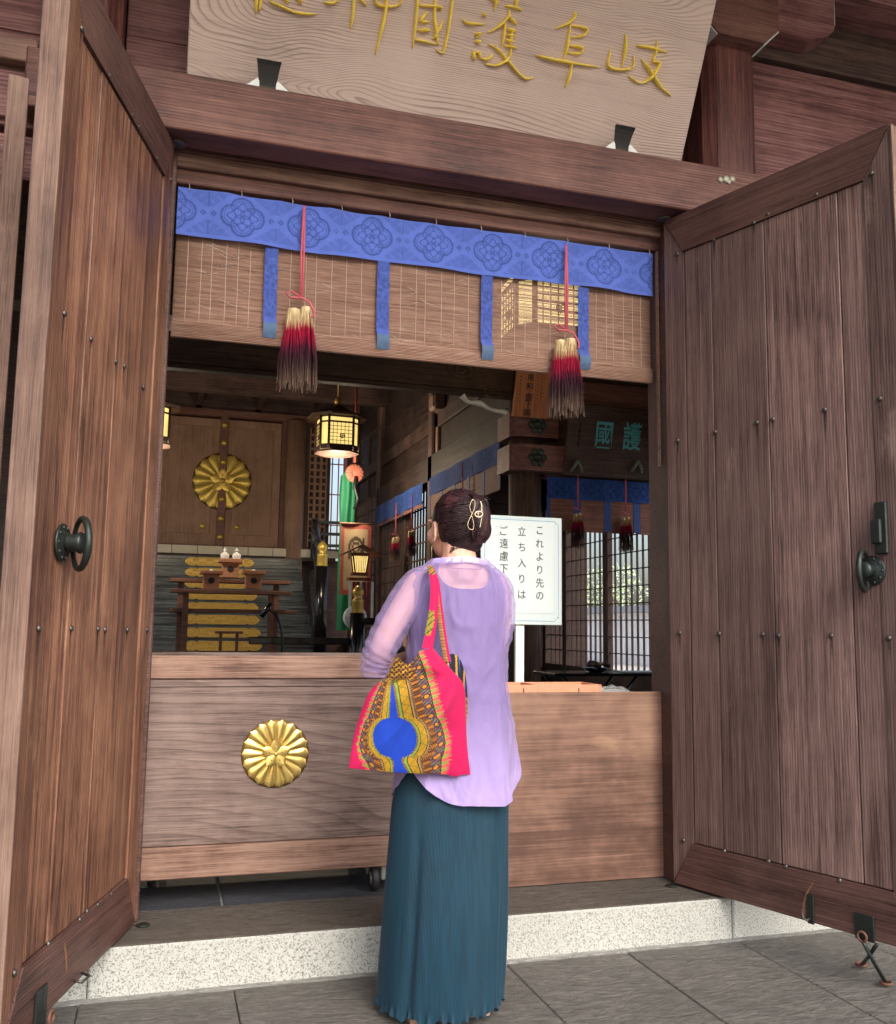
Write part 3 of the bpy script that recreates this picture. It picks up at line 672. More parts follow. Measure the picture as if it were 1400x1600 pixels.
tassel((.507, .075, 2.45), 'large cream, red and brown tassel hanging on the left of the doorway blind', 1, .41, group='doorway tassels')
tassel((1.649, .075, 2.44), 'large cream, red and brown tassel hanging before the glowing lantern', 1, .41, group='doorway tassels')

# ================================================================ chrysanthemum crests
def petal_mesh(L, r0, wd, h, mat, nm):
    def fn(u, v):
        x = r0+(L-r0)*v; t = v; hw = wd*(.2+.8*min(1, t*1.15))*math.sqrt(max(0, 1-max(0, (t-.8)/.2)**2))
        s = (u-.5)*2; return (x, hw*s, .0005+h*(1-s*s)*(.45+.55*math.sin(math.pi*min(1, .15+t*.8)))*(1 if t < .97 else .3))
    return MB().grid(7, 10, fn).mesh(nm, mat)
M_crestbed = plain('tarnished_gilt', lin(112, 84, 34), .5, .4, .4, 40)
def crest(par, M, rad, n, mat):
    d = MB().lathe([(rad*.97, 0), (rad, rad*.03), (rad*.97, rad*.05), (rad*.3, rad*.06)], 48, M).build('crest_disc', M_crestbed, par)
    pm = petal_mesh(rad*1.0, rad*.2, rad*.98*math.pi/n*.93, rad*.045, mat, 'petal')
    for k in range(n):
        inst(pm, 'petal', d, M @ RZ(2*math.pi*k/n) @ T(0, 0, rad*.055))
    def bl(u, v):
        x = rad*.42*v; hw = rad*.15*math.sin(math.pi*min(1, .1+v*.78))*1.05; s = (u-.5)*2; x -= rad*.06*max(0, 1-abs(s)*2.2)*max(0, v-.8)*5
        return (x, hw*s, rad*.04*(1-.5*s*s)+rad*.02*v)
    bm = MB().grid(9, 9, bl).mesh('blossom_petal', mat)
    for k in range(5): inst(bm, 'blossom_petal', d, M @ RZ(2*math.pi*k/5+.32) @ T(0, 0, rad*.16))
    MB().lathe([(rad*.07, 0), (rad*.06, rad*.04), (rad*.02, rad*.055)], 12, M @ T(0, 0, rad*.19)).build('blossom_centre', mat, d)
    for k in range(5):
        a = 2*math.pi*k/5+.32; MB().lathe([(rad*.035, 0), (rad*.02, rad*.03), (rad*.005, rad*.033)], 8, M @ T(rad*.2*math.cos(a), rad*.2*math.sin(a), rad*.2)).build('stamen', M_golddull, d)
    return d

# ================================================================ offering box, plywood screen, notice
M_rub = plain('caster_rubber', lin(40, 40, 44), .6); M_cast = plain('caster_steel', lin(168, 168, 160), .4, .6, .3)
box = empty('offering_box', (.5, .45, .16), 'long wooden offering box on casters with a gold chrysanthemum crest', 'offering box')
def bp(nm, mat, x0, x1, y0, y1, z0, z1, b=.004): return B(x0-.5, x1-.5, y0-.45, y1-.45, z0-.16, z1-.16, b).build(nm, mat, box)
BX0, BX1 = -.012, 1.0
bp('top_rail', W_boxrail, BX0, BX1, .176, .235, .982, 1.068); bp('bottom_rail', W_boxrail, BX0, BX1, .174, .235, .258, .372)
bp('front_board', W_box, BX0+.005, BX1-.005, .186, .22, .374, .9805, .002)
bp('top_moulding', W_box, BX0+.003, BX1-.003, .181, .186, .952, .978, .002)
bp('side_board', W_box, BX0, BX0+.03, .235, .72, .258, 1.06); bp('side_board', W_box, BX1-.03, BX1, .235, .72, .258, 1.06); bp('back_board', W_box, BX0, BX1, .72, .75, .258, 1.066)
bp('floor_board', W_dark, BX0+.03, BX1-.03, .235, .72, .26, .29)
for k in range(9): bp('top_slat', W_dark, BX0+.03, BX1-.03, .25+k*.052, .275+k*.052, 1.02, 1.05)
cm = at(430, 1177, 'y', .186)
crest(box, T(cm.x-.5, .186-.45, cm.z-.16) @ RX(R(90)), .128, 18, M_goldm)
for x, y in ((.9, .22), (.9, .68), (.06, .5), (.06, .68)):
    c = bp('caster', M_cast, x+.012, x+.04, y-.02, y+.03, .2, .262)
    w_ = MB().lathe([(.016, -.014), (.042, -.014), (.046, -.008), (.046, .008), (.042, .014), (.016, .014)], 20, T(x-.012-.5, y-.45, .206-.16) @ RY(R(90))).build('wheel', M_rub, c); w_.parent = c
    MB().lathe([(.024, -.016), (.026, 0), (.024, .016), (.008, .018)], 14, T(x-.012-.5, y-.45, .206-.16) @ RY(R(90))).build('hub', M_cast, c)
pan = B(1.015, 2.112, .115, .133, .163, .926, .002).build('plywood_screen', W_ply); tag(pan, 'bare reddish plywood sheet standing upright at the right of the doorway', 'panel')
cnt = empty('counter', (1.6, .42, .16), 'low wooden counter behind the plywood sheet', 'counter')
B(-.56, .5, -.26, .2, .7, .742, .004).build('counter_top', W_boxrail, cnt)
for x in (-.54, .44):
    for y in (-.24, .14): B(x, x+.05, y, y+.05, 0, .7, .003).build('leg', W_darkz, cnt)
M_tray = plain('salmon_tray_wood', lin(214, 150, 118), .6, 0, .25, 30)
for k, (x0, x1) in enumerate(((1.39, 1.57), (1.575, 1.86))):
    t = empty('shallow_tray', ((x0+x1)/2, .3, .902), ('salmon wooden tray beside the notice post' if k == 0 else 'salmon wooden tray beside the clear plastic bag'), 'tray')
    w2 = (x1-x0)/2; B(-w2, w2, -.09, .09, 0, .006, .001).build('bottom', M_tray, t)
    for a in ((-w2, w2, -.098, -.09), (-w2, w2, .09, .098), (-w2-.008, -w2, -.098, .098), (w2, w2+.008, -.098, .098)): B(*a, 0, .05, .002).build('side', M_tray, t)
    B(-.002+w2*.3, .002+w2*.3, -.0995, -.0983, .012, .036, .0).build('slot_mark', M_ink, t)
M_plas = NT('clear_plastic'); f_ = M_plas.noise(M_plas.coords(), 30, 3); M_plas.fin((.85, .88, .9), .12, M_plas.bump(f_, .5, .01)); M_plas.b.inputs['Alpha'].default_value = .32; M_plas = M_plas.m
def plf(u, v): x = 1.86+.2*u; y = .24+.14*v; return (x-1.96, y-.31, .004+.034*math.sin(math.pi*u)**.6*math.sin(math.pi*v)**.6+.012*noise.noise((x*30, y*30, 0))*math.sin(math.pi*u))
bag = MB().grid(24, 18, plf).build('plastic_bag', M_plas, loc=(1.96, .31, .903)); tag(bag, 'crumpled clear plastic bag lying behind the plywood sheet', 'bag')

def text_mesh(s, size, mat, bold=0.0, ext=.0006):
    c = bpy.data.curves.new('lettering', 'FONT'); c.body = s; c.size = size; c.align_x = 'CENTER'; c.align_y = 'CENTER'; c.offset = bold; c.extrude = ext; c.resolution_u = 3
    o = bpy.data.objects.new('tmp', c); COL.objects.link(o); bpy.context.view_layer.update()
    me = bpy.data.meshes.new_from_object(o.evaluated_get(bpy.context.evaluated_depsgraph_get())); bpy.data.objects.remove(o); bpy.data.curves.remove(c)
    me.materials.clear(); me.materials.append(mat); return me
def column(par, chars, pts, size, mat, M, bold=0, asp=1):
    """one mesh of a vertical line of writing; M maps the sign plane (x right, y up) to its parent"""
    m = MB()
    for ch, (x, y) in zip(chars, pts):
        me = text_mesh(ch, size, mat, bold)
        c = sum((v.co for v in me.vertices), Vector())/max(1, len(me.vertices)); lo = [min(v.co[i] for v in me.vertices) for i in (0, 1)]; hi = [max(v.co[i] for v in me.vertices) for i in (0, 1)]
        cx, cy = (lo[0]+hi[0])/2, (lo[1]+hi[1])/2
        m.add([M @ Vector((x+(v.co.x-cx)*asp, y+v.co.y-cy, v.co.z)) for v in me.vertices], [list(p.vertices) for p in me.polygons]); bpy.data.meshes.remove(me)
    return m.build('lettering', mat, par)
SY = .6
ns = empty('notice_board', (1.66, SY, .16), 'white notice board on a post asking visitors not to enter', 'sign')
M_sign = plain('notice_white', lin(196, 212, 214), .5, 0, .04, 8); M_sheet = plain('notice_paper', lin(204, 216, 218), .6, 0, .03, 8); M_blue = plain('pale_blue_line', lin(120, 160, 205), .6)
a = at(752, 806, 'y', SY); b_ = at(878, 977, 'y', SY); sx0, sx1, sz0, sz1 = a.x-1.66, b_.x-1.66, b_.z-.16, at(878, 810, 'y', SY).z-.16
B(sx0, sx1, .0, .012, sz0, sz1, .002).build('board', M_sign, ns)
pc = at(812, 1020, 'y', SY+.02); B(pc.x-1.66-.023, pc.x-1.66+.02, .0125, .035, 0, sz0+.3, .002).build('post', M_white, ns)
B(-.15, .12, -.08, .2, 0, .02, .003).build('foot', M_white, ns)
B(sx0+.028, sx1-.047, -.0022, -.0004, sz0+.055, sz1-.022, .0003).build('paper_sheet', M_sheet, ns)
m = MB(); i_ = .018; x0, x1, z0, z1 = sx0+i_, sx1-i_, sz0+i_, sz1-i_; k_ = .016
loop = [(x0+k_, z0), (x1-k_, z0), (x1-k_, z0+k_*.5), (x1, z0+k_), (x1, z1-k_), (x1-k_, z1-k_*.5), (x1-k_, z1), (x0+k_, z1), (x0+k_, z1-k_*.5), (x0, z1-k_), (x0, z0+k_), (x0+k_, z0+k_*.5)]
m.tube([(x, -.0008, z) for x, z in loop], .0011, 4, closed=True).build('border_line', M_blue, ns)
MS = T(0, -.003, 0) @ RX(R(90))
def spts(px, p0, p1, n): return [((q := at(px, p0+(p1-p0)*i/(n-1), 'y', SY)).x-1.66, q.z-.16) for i in range(n)]
column(ns, 'これより先の', spts(843, 829, 931, 6), .048, M_ink, MS, 0, .92)
column(ns, '立ち入りは', spts(815, 830, 929, 5), .048, M_ink, MS, 0, .92)
column(ns, 'ご遠慮下さい', spts(787, 829, 929, 6), .05, M_ink, MS, 0, .92)
MB().lathe([(.003, 0), (.003, .001)], 8, T(sx1-.02, -.0005, sz0+.035) @ RX(R(90))).build('pin', M_nail, ns)
# ================================================================ inside the hall
XP, YP, XW = 3.2, 4.4, 4.6
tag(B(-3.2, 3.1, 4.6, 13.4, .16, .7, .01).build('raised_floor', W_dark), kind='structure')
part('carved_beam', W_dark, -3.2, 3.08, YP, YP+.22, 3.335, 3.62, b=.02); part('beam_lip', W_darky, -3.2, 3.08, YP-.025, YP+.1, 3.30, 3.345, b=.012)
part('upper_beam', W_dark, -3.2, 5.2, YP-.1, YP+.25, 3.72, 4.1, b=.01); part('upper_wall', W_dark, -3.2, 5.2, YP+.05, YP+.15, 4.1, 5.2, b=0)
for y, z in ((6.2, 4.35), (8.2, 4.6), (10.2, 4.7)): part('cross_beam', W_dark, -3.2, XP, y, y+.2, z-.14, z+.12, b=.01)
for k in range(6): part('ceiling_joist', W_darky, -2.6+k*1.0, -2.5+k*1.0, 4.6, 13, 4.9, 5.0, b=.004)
# carved scroll and white painted nosing where the beam meets the pillar
for c, r0, sg in ((at(722, 578, 'y', YP-.01), .16, 1), (at(770, 612, 'y', YP-.01), .1, -1)):
    pts = []
    for k in range(46):
        a = k*.3*sg; r = r0*(1-k/50); pts.append((c.x+r*math.cos(a), YP-.006, c.z+r*.62*math.sin(a)))
    MB().tube(pts, .012, 6).build('carved_scroll', W_darkz, hall)
pts = crom([list(at(*q, 'y', YP-.08)) for q in ((722, 618), (732, 628), (748, 630), (768, 640), (792, 645))], 6)
MB().tube(pts, [.04-.018*abs(math.sin(i*.26)) for i in range(len(pts))], 8, flat=.8).build('white_nosing', M_white, hall)
p = at(683, 630, 'x', XP-.1); B(p.x-.08, p.x+.08, p.y-.12, p.y+.12, p.z-.09, p.z+.1, .03).build('bearing_block', W_boxrail, hall)
# corner pillar with two tiers of nageshi and flower studs
MB().lathe([(.15, .16), (.15, 3.4)], 20, T(XP+.02, YP+.15, 0)).build('pillar', W_darkz, hall)
M_stud = plain('verdigris_stud', lin(74, 84, 78), .5, .5, .4, 40)
for z0, z1, x1 in ((2.93, 3.16, 3.46), (2.62, 2.86, 3.54)):
    c = .07; poly = [(3.0+c, YP-.09), (x1, YP-.09), (x1, YP+.3), (3.0, YP+.3), (3.0, YP-.09+c)]
    MB().prism(poly, z0, z1, lambda u, v, d: (u, v, d)).build('nageshi', W_wall, hall)
    for x in (3.25,):
        cz = (z0+z1)/2; F_ = T(x, YP-.0905, cz) @ RX(R(90))
        st = MB().lathe([(.045, 0), (.04, .012), (.02, .03), (.012, .05)], 12, F_).build('flower_stud', M_stud, hall)
        for k in range(6): MB().lathe([(.035, 0), (.03, .01), (.006, .014)], 8, F_ @ T(.06*math.cos(k*math.pi/3), .06*math.sin(k*math.pi/3), 0)).build('stud_leaf', M_stud, st)
part('rail_beam', W_wall, 3.37, 5.2, YP+.0, YP+.2, 3.32, 3.52, b=.006); part('rail_lip', W_boxrail, 3.37, 5.2, YP-.012, YP+.1, 3.295, 3.318, b=.002)
part('rail_beam', W_dark, 3.37, XW, YP+.02, YP+.16, 2.585, 2.67, b=.004); part('wall_infill', W_dark, 3.37, 5.2, YP+.14, YP+.2, 2.67, 3.32, b=0); part('wall_infill', W_dark, 3.37, 5.2, YP+.1, YP+.14, 3.52, 3.72, b=0)
# colonnade running back: beam, posts, boards
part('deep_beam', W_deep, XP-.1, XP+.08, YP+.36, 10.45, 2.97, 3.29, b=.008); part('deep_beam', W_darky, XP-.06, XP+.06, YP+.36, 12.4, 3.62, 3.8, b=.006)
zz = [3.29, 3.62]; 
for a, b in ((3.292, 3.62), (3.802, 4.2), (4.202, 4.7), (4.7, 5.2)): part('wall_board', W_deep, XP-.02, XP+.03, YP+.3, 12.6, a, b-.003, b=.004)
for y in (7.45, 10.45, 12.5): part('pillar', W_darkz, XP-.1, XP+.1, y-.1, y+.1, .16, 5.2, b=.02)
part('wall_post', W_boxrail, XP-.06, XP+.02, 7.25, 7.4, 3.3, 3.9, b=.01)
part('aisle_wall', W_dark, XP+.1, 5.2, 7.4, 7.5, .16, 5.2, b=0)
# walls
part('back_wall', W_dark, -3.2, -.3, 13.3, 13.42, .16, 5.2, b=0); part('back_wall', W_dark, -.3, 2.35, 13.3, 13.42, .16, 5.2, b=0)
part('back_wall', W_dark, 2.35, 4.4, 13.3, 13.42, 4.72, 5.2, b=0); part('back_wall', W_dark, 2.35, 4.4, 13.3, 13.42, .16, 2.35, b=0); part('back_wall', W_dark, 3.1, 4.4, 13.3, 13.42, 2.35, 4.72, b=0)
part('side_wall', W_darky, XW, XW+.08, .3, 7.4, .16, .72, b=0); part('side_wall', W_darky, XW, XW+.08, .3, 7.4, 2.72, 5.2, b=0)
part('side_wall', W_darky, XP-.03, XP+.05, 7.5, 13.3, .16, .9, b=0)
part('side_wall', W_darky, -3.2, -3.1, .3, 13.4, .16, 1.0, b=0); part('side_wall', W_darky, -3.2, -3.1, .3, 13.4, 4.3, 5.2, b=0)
for y in (.4, 3.6, 6.8, 10, 13.2): part('side_post', W_darkz, -3.25, -3.05, y-.1, y+.1, .16, 5.2, b=.01)

def lattice(label, o, ax, L, z0, z1, nu, nv, bw=.016, mat=W_bar, frame=.04, single=True, group=None, rail=()):
    """window: frame and crossing bars; ax = direction of its width"""
    ax = Vector(ax); w_ = empty('lattice_window', o, label, 'window', group, rz=math.atan2(ax.y, ax.x))
    B(0, L, -.03, .03, 0, frame, .003).build('frame_rail', mat, w_); B(0, L, -.03, .03, z1-z0-frame, z1-z0, .003).build('frame_rail', mat, w_)
    for x in (0, L-frame): B(x, x+frame, -.032, .032, frame, z1-z0-frame, .003).build('frame_stile', mat, w_)
    H = z1-z0
    vb = B(-bw/2, bw/2, -.012, .012, frame, H-frame, .002).mesh('bar', mat); hb = B(frame, L-frame, -.009, .009, -bw/2, bw/2, .002).mesh('cross_bar', mat)
    for i in range(1, nu): inst(vb, 'bar', w_, T(frame+(L-2*frame)*i/nu, 0, 0))
    for j in range(1, nv): inst(hb, 'cross_bar', w_, T(0, 0, frame+(H-2*frame)*j/nv))
    for z in rail: B(frame, L-frame, -.02, .02, z-z0-.02, z-z0+.02, .003).build('mid_rail', mat, w_)
    return w_
lattice('tall lattice window with bright garden beyond, nearest the right door', (XW+.04, 4.62, .72), (0, 1, 0), 1.06, .72, 2.72, 8, 11, .0105, group='lattice windows')
lattice('lattice window with bright garden beyond, just right of the white notice', (XW+.04, 5.72, .72), (0, 1, 0), 1.06, .72, 2.72, 8, 11, .0105, group='lattice windows')
lattice('lattice window half hidden behind the white notice', (XW+.04, 6.8, .72), (0, 1, 0), .6, .72, 2.72, 4, 11, .014, group='lattice windows')
lattice('lattice window behind the praying woman, under the dark blue drape', (XP, 7.6, .9), (0, 1, 0), 1.35, .9, 2.97, 9, 9, .02, group='lattice windows')
lattice('lattice window left of the woman, under the far dark drape', (XP, 9.0, .9), (0, 1, 0), 1.35, .9, 2.97, 9, 9, .02, group='lattice windows')
lattice('narrow tall lattice window behind the small lit lamp', (XP, 10.56, .9), (0, 1, 0), .85, .9, 4.35, 4, 16, .022, group='lattice windows')
lattice('narrow tall lattice window behind the green streamer', (XP, 11.5, .9), (0, 1, 0), .9, .9, 4.35, 4, 16, .022, group='lattice windows')
M_redbar = plain('red_lattice_paint', lin(196, 96, 84), .6)
lattice('red barred window behind the hanging lantern', (2.6, 13.2, 2.4), (1, 0, 0), .52, 2.4, 4.7, 4, 4, .02, M_redbar, .03, group='lattice windows')
def gridpanel(label, x0, x1, y, z0, z1, nu, nv):
    o = empty('lattice_screen', (x0, y, z0), label, 'screen'); W, H = x1-x0, z1-z0; fr = .1
    for a in ((0, fr, 0, H), (W-fr*.6, W, 0, H)): B(a[0], a[1], -.03, .03, a[2], a[3], .004).build('stile', W_bar, o)
    for a in ((0, fr), (H-fr, H)): B(fr, W-fr*.6, -.03, .03, a[0], a[1], .004).build('rail', W_bar, o)
    B(fr, W-fr*.6, .02, .03, fr, H-fr, 0).build('backing', W_dark, o)
    vb = B(-.022, .022, -.025, .02, fr, H-fr, .003).mesh('bar', W_sanct); hb = B(fr, W-fr*.6, -.02, .018, -.02, .02, .003).mesh('cross_bar', W_sanct)
    for i in range(0, nu+1): inst(vb, 'bar', o, T(fr+(W-fr*1.6)*i/nu, 0, 0))
    for j in range(1, nv): inst(hb, 'cross_bar', o, T(0, 0, fr+(H-2*fr)*j/nv))
gridpanel('brown grid screen right of the pale sanctuary pillar', 2.3, 2.78, 12.95, 2.45, 4.8, 3, 17)

# ---------------------------------------------------------------- sanctuary doors with the great crest
sd = empty('sanctuary_doors', (.9, 13, 2.53), 'pale wooden sanctuary doors with a great gold chrysanthemum crest', 'door')
def sp(nm, mat, x0, x1, y0, y1, z0, z1, b=.006, par=None): return B(x0-.9, x1-.9, y0-13, y1-13, z0-2.53, z1-2.53, b).build(nm, mat, par or sd)
for x0, x1 in ((-.14, .86), (.94, 1.9)):
    d = sp('door_leaf', W_sanct, x0, x1, 13.0, 13.06, 2.53, 4.75)
    sp('door_panel', W_sanct, x0+.14, x1-.14, 12.985, 13.0, 2.72, 4.6, .012, d)
    pass
cs = sp('centre_strip', W_table, .84, .97, 12.93, 13.0, 2.53, 4.78)
kn = MB().lathe([(.05, 0), (.048, .02), (.03, .04), (.005, .046)], 12).mesh('stud', M_gold)
for py in (665, 693, 723, 781, 811, 840): inst(kn, 'stud', cs, T(0.005, -.0705, at(348, py, 'y', 13).z-2.53) @ RX(R(90)))
for px, py in ((316, 822), (370, 824)): q = at(px, py, 'y', 12.98); inst(kn, 'stud', sd, T(q.x-.9, 12.985-13, q.z-2.53) @ RX(R(90)))
q = at(347, 752, 'y', 12.95); crest(sd, T(0, -.016, q.z-2.53) @ RX(R(90)), .5, 16, M_gold)
fl = MB()
for k in range(8): fl.lathe([(.05, 0), (.04, .03), (.01, .045)], 8, T(.07*math.cos(k*math.pi/4), -.0705, q.z-2.53+.07*math.sin(k*math.pi/4)) @ RX(R(90)))
fl.lathe([(.06, 0), (.05, .05), (.01, .07)], 10, T(0, -.0705, q.z-2.53) @ RX(R(90))); fl.build('lock_flower', M_gold, cs)
sp('door_head', W_table, -.6, 3.7, 12.9, 13.2, 4.78, 4.9); sp('door_jamb', W_table, 1.905, 1.99, 12.96, 13.15, 2.5, 4.78); sp('door_jamb', W_table, -.3, -.145, 12.96, 13.15, 2.5, 4.78)
sp('door_sill', W_table, -.6, 3.0, 12.82, 13.15, 2.45, 2.525)
MB().lathe([(.17, .16), (.17, 4.78)], 20, T(2.15, 12.9, 0)).build('pale_pillar', W_sanct, hall)
part('sanctuary_beam', W_dark, -1, 3.2, 12.7, 13.2, 4.9, 5.2, b=.01)
M_tile = plain('pale_gilt_tile', lin(226, 214, 190), .4, 0, .2, 8)
tl = empty('tile_row', (1, 12.8, 2.36), 'row of pale rectangular tiles below the sanctuary doors', 'tiles')
for k in range(9): B(-1.3+k*.42, -.9+k*.42+.012, -.01, .02, 0, .14, .004).build('tile', M_tile, tl)
part('tile_bed', W_dark, -.6, 2.9, 12.825, 13.1, 2.3, 2.44, b=0)

# ---------------------------------------------------------------- stairs with gilt plates
st = empty('stairs', (1, 12.7, .7), 'dark lacquered stairs with gilt ornamental plates leading to the sanctuary', 'stairs')
def plate_mesh(w, h):
    P = []
    half = [(0, 1), (.62, 1), (.66, .7), (.72, 1), (.86, 1.0), (.95, .55), (1.0, 0)]
    for sx, sy in ((1, 1), (1, -1), (-1, -1), (-1, 1)):
        hh = half if sx*sy > 0 else half[::-1]
        P += [(sx*a*w/2, sy*b*h/2) for a, b in hh]
    Q = []
    for p_ in P:
        if not Q or (abs(Q[-1][0]-p_[0])+abs(Q[-1][1]-p_[1])) > 1e-6: Q.append(p_)
    if Q[0] == Q[-1]: Q.pop()
    m = MB().prism(Q, 0, .012, lambda u, v, d: (u, -d, v))
    r1 = random.Random(3)
    for sx in (-1, 1):
        for k in range(9): 
            cx, cz = sx*(.04+k*w*.048), r1.choice((-1, 1))*h*.18
            m.tube([(cx+.028*math.cos(a)*(1-.1*i), -.014, cz+.022*math.sin(a)*(1-.08*i)) for i, a in enumerate([q*.8 for q in range(8)])], .005, 4)
    m.tube([(x*w*.45, -.013, h*.4) for x in (-1, 0, 1)], .004, 4); m.tube([(x*w*.45, -.013, -h*.4) for x in (-1, 0, 1)], .004, 4)
    return m.mesh('gilt_plate', M_golddull)
pm = plate_mesh(1.12, .14)
for k in range(9):
    z1 = 2.30-.19*k; y = 12.6-.26*k
    s_ = B(-2.6, 1.2, y-12.7-.26, 12.7-12.7+.1, z1-.19-.7, z1-.7-.002, .008).build('stair_step', W_stair, st)
    inst(pm, 'gilt_plate', st, T(-.11, y-12.7-.261, z1-.7-.1))
# slanted stringer, handrail and gilt-capped posts on the right of the stairs
def giboshi(par, x, y, z, s, mat=M_gold):
    MB().lathe([(.052, 0), (.056, .01), (.05, .03), (.056, .04), (.05, .1), (.056, .11), (.046, .125), (.03, .14), (.05, .17), (.052, .2), (.03, .235), (.008, .25)], 16, T(x, y, z) @ Matrix.Scale(s, 4)).build('gilt_cap', mat, par)
rl = empty('stair_railing', (2.25, 10, .7), 'dark stair railing with a gilt-capped post at the right of the stairs', 'railing')
A_ = at(492, 815, 'y', 12.4)-Vector((2.25, 10, .7)); Bp = at(503, 885, 'y', 9.9); bl = Bp-Vector((2.25, 10, .7))
MB().tube([(A_.x, A_.y, A_.z), (bl.x, bl.y+.05, bl.z+.05)], .05, 8).build('handrail', W_stair, rl); MB().tube([(A_.x, A_.y, A_.z-.4), (bl.x, bl.y, bl.z-.45)], .045, 8).build('mid_rail', W_stair, rl)
MB().tube([(A_.x, A_.y, A_.z-.9), (bl.x, bl.y, bl.z-1.0)], .08, 8).build('stringer', W_stair, rl)
MB().lathe([(.09, 0), (.09, Bp.z-.7)], 14, T(bl.x, bl.y, 0)).build('post', M_black, rl); giboshi(rl, bl.x, bl.y, bl.z, 1.45)
MB().lathe([(.06, 1.6), (.06, A_.z+.05)], 12, T(A_.x, A_.y, 0)).build('post', W_stair, rl)
for k in range(3): B(A_.x, A_.x+.9, A_.y-.03, A_.y+.03, A_.z-.03-k*.2, A_.z+.02-k*.2, .005).build('landing_rail', W_stair, rl)
n2 = empty('black_railing', at(557, 1020, 'y', 7.0), 'low black railing with one gilt-capped post beside the woman', 'railing'); o2 = n2.location
zc = at(557, 958, 'y', 7.0).z; MB().lathe([(.085, -.6), (.085, zc-o2.z)], 16).build('post', M_black, n2); giboshi(n2, 0, 0, zc-o2.z, 1.25, M_golddull)
B(.05, 1.0, -.04, .04, zc-o2.z-.13, zc-o2.z-.05, .01).build('top_rail', M_black, n2); B(.05, 1.0, -.03, .03, zc-o2.z-.5, zc-o2.z-.43, .01).build('low_rail', M_black, n2); B(-1.2, -.08, -.04, .04, zc-o2.z-.36, zc-o2.z-.28, .01).build('top_rail', M_black, n2)

# ---------------------------------------------------------------- offering tables, stands and flasks
YT = 8.6
def P_(px, py, y=YT): return at(px, py, 'y', y)
c = P_(358, 1020); tb = empty('altar_table', (c.x, YT, .7), 'reddish three-tier altar table standing before the gilt stairs', 'table')
for px0, px1, py, dy in ((266, 452, 906, .35), (266, 455, 923, -.05), (266, 462, 953, .1)):
    a, b = P_(px0, py, YT+dy), P_(px1, py, YT+dy); B(a.x-c.x, b.x-c.x, dy-.16, dy+.16, a.z-.7-.025, a.z-.7+.02, .004).build('shelf', W_table, tb)
for px, top, dy in ((291, 922, -.08), (424, 922, -.08), (432, 906, .3), (283, 906, .3)):
    a = P_(px, top, YT+dy); B(a.x-c.x-.035, a.x-c.x+.035, dy-.03, dy+.03, 0, a.z-.7-.026, .004).build('leg', W_table, tb)
s2 = empty('small_stand', (P_(357, 1000, 7.9).x, 7.9, .7), 'low brown stand in front of the altar table', 'stand'); zt_ = P_(357, 986, 7.9).z-.7
B(-.16, .16, -.1, .1, zt_-.03, zt_, .004).build('top', W_table, s2)
for x in (-.11, .08): B(x, x+.035, -.02, .02, 0, zt_-.03, .003).build('leg', W_table, s2)
def sanbo(px, py_top, py_bot, y, label):
    t_, b_ = at(px, py_top, 'y', y), at(px, py_bot, 'y', y); h = t_.z-b_.z; o = empty('offering_stand', b_, label, 'offering stand', 'offering stands on the altar table')
    w_ = h*.42; n = 20; hole = [(w_*.4*math.cos(2*math.pi*k/n), h*.45+w_*.4*math.sin(2*math.pi*k/n)) for k in range(n)]
    B(-w_, w_, -w_, w_, 0, h*.8, .004).build('pedestal', W_new, o)
    MB().prism(hole, -w_-.002, -w_-.004, lambda u, v, d: (u, d, v)).build('hole', M_ink, o)
    tr = B(-w_*1.45, w_*1.45, -w_*1.45, w_*1.45, h*.8, h*.86, .004).build('tray', W_new, o)
    for a in ((-1.45, 1.45, -1.45, -1.38), (-1.45, 1.45, 1.38, 1.45), (-1.45, -1.38, -1.38, 1.38), (1.38, 1.45, -1.38, 1.38)): B(a[0]*w_, a[1]*w_, a[2]*w_, a[3]*w_, h*.86, h, .003).build('rim', W_new, tr)
    return o, h
sC, hC = sanbo(359, 874, 903, YT+.35, 'cedar offering stand holding two white flasks'); sL, hL = sanbo(329, 892, 920.5, YT-.05, 'cedar offering stand at the left of the altar table'); sR, hR = sanbo(395, 892, 920.5, YT-.05, 'cedar offering stand at the right of the altar table')
for dx, lb in ((-.075, 'left'), (.075, 'right')):
    o = empty('white_flask', sC.location+Vector((dx, 0, hC*.86)), 'white porcelain sake flask, %s one of the pair' % lb, 'flask', 'pair of white flasks')
    MB().lathe([(.035, 0), (.04, .01), (.05, .05), (.058, .085), (.048, .11), (.02, .125), (.018, .14), (.03, .145)], 18).build('body', M_ceramic, o); MB().lathe([(.034, .145), (.03, .155), (.012, .165), (.012, .175), (.003, .185)], 14).build('lid', M_ceramic, o)
for s_, h_, lb in ((sL, hL, 'left'), (sR, hR, 'right')):
    o = empty('offering_dish', s_.location+Vector((0, 0, h_*.86)), 'small white dish on the %s offering stand' % lb, 'dish', 'white dishes')
    MB().lathe([(.02, 0), (.03, .004), (.06, .025), (.057, .027), (.01, .01)], 18).build('dish', M_ceramic, o); MB().lathe([(.045, .015), (.03, .04), (.012, .05)], 12).build('salt_heap', M_white, o)
a = P_(438, 1015, 6.5); mic = empty('microphone', (a.x, 6.5, .7), 'black gooseneck microphone bending in front of the stairs', 'microphone')
pts = crom([list(P_(*q, 6.5)-Vector((a.x, 6.5, .7))) for q in ((441, 1022), (440, 985), (432, 962), (421, 952))], 6); MB().tube([(pts[0][0], 0, 0)]+pts, .014, 8).build('gooseneck', M_black, mic)
e = [P_(*q, 6.5)-Vector((a.x, 6.5, .7)) for q in ((424, 943), (408, 964))]; MB().tube(e, [.022, .03], 10).build('head', M_black, mic); MB().lathe([(.12, 0), (.12, .015), (.03, .03)], 16, T(pts[0][0], 0, 0)).build('base', M_black, mic)

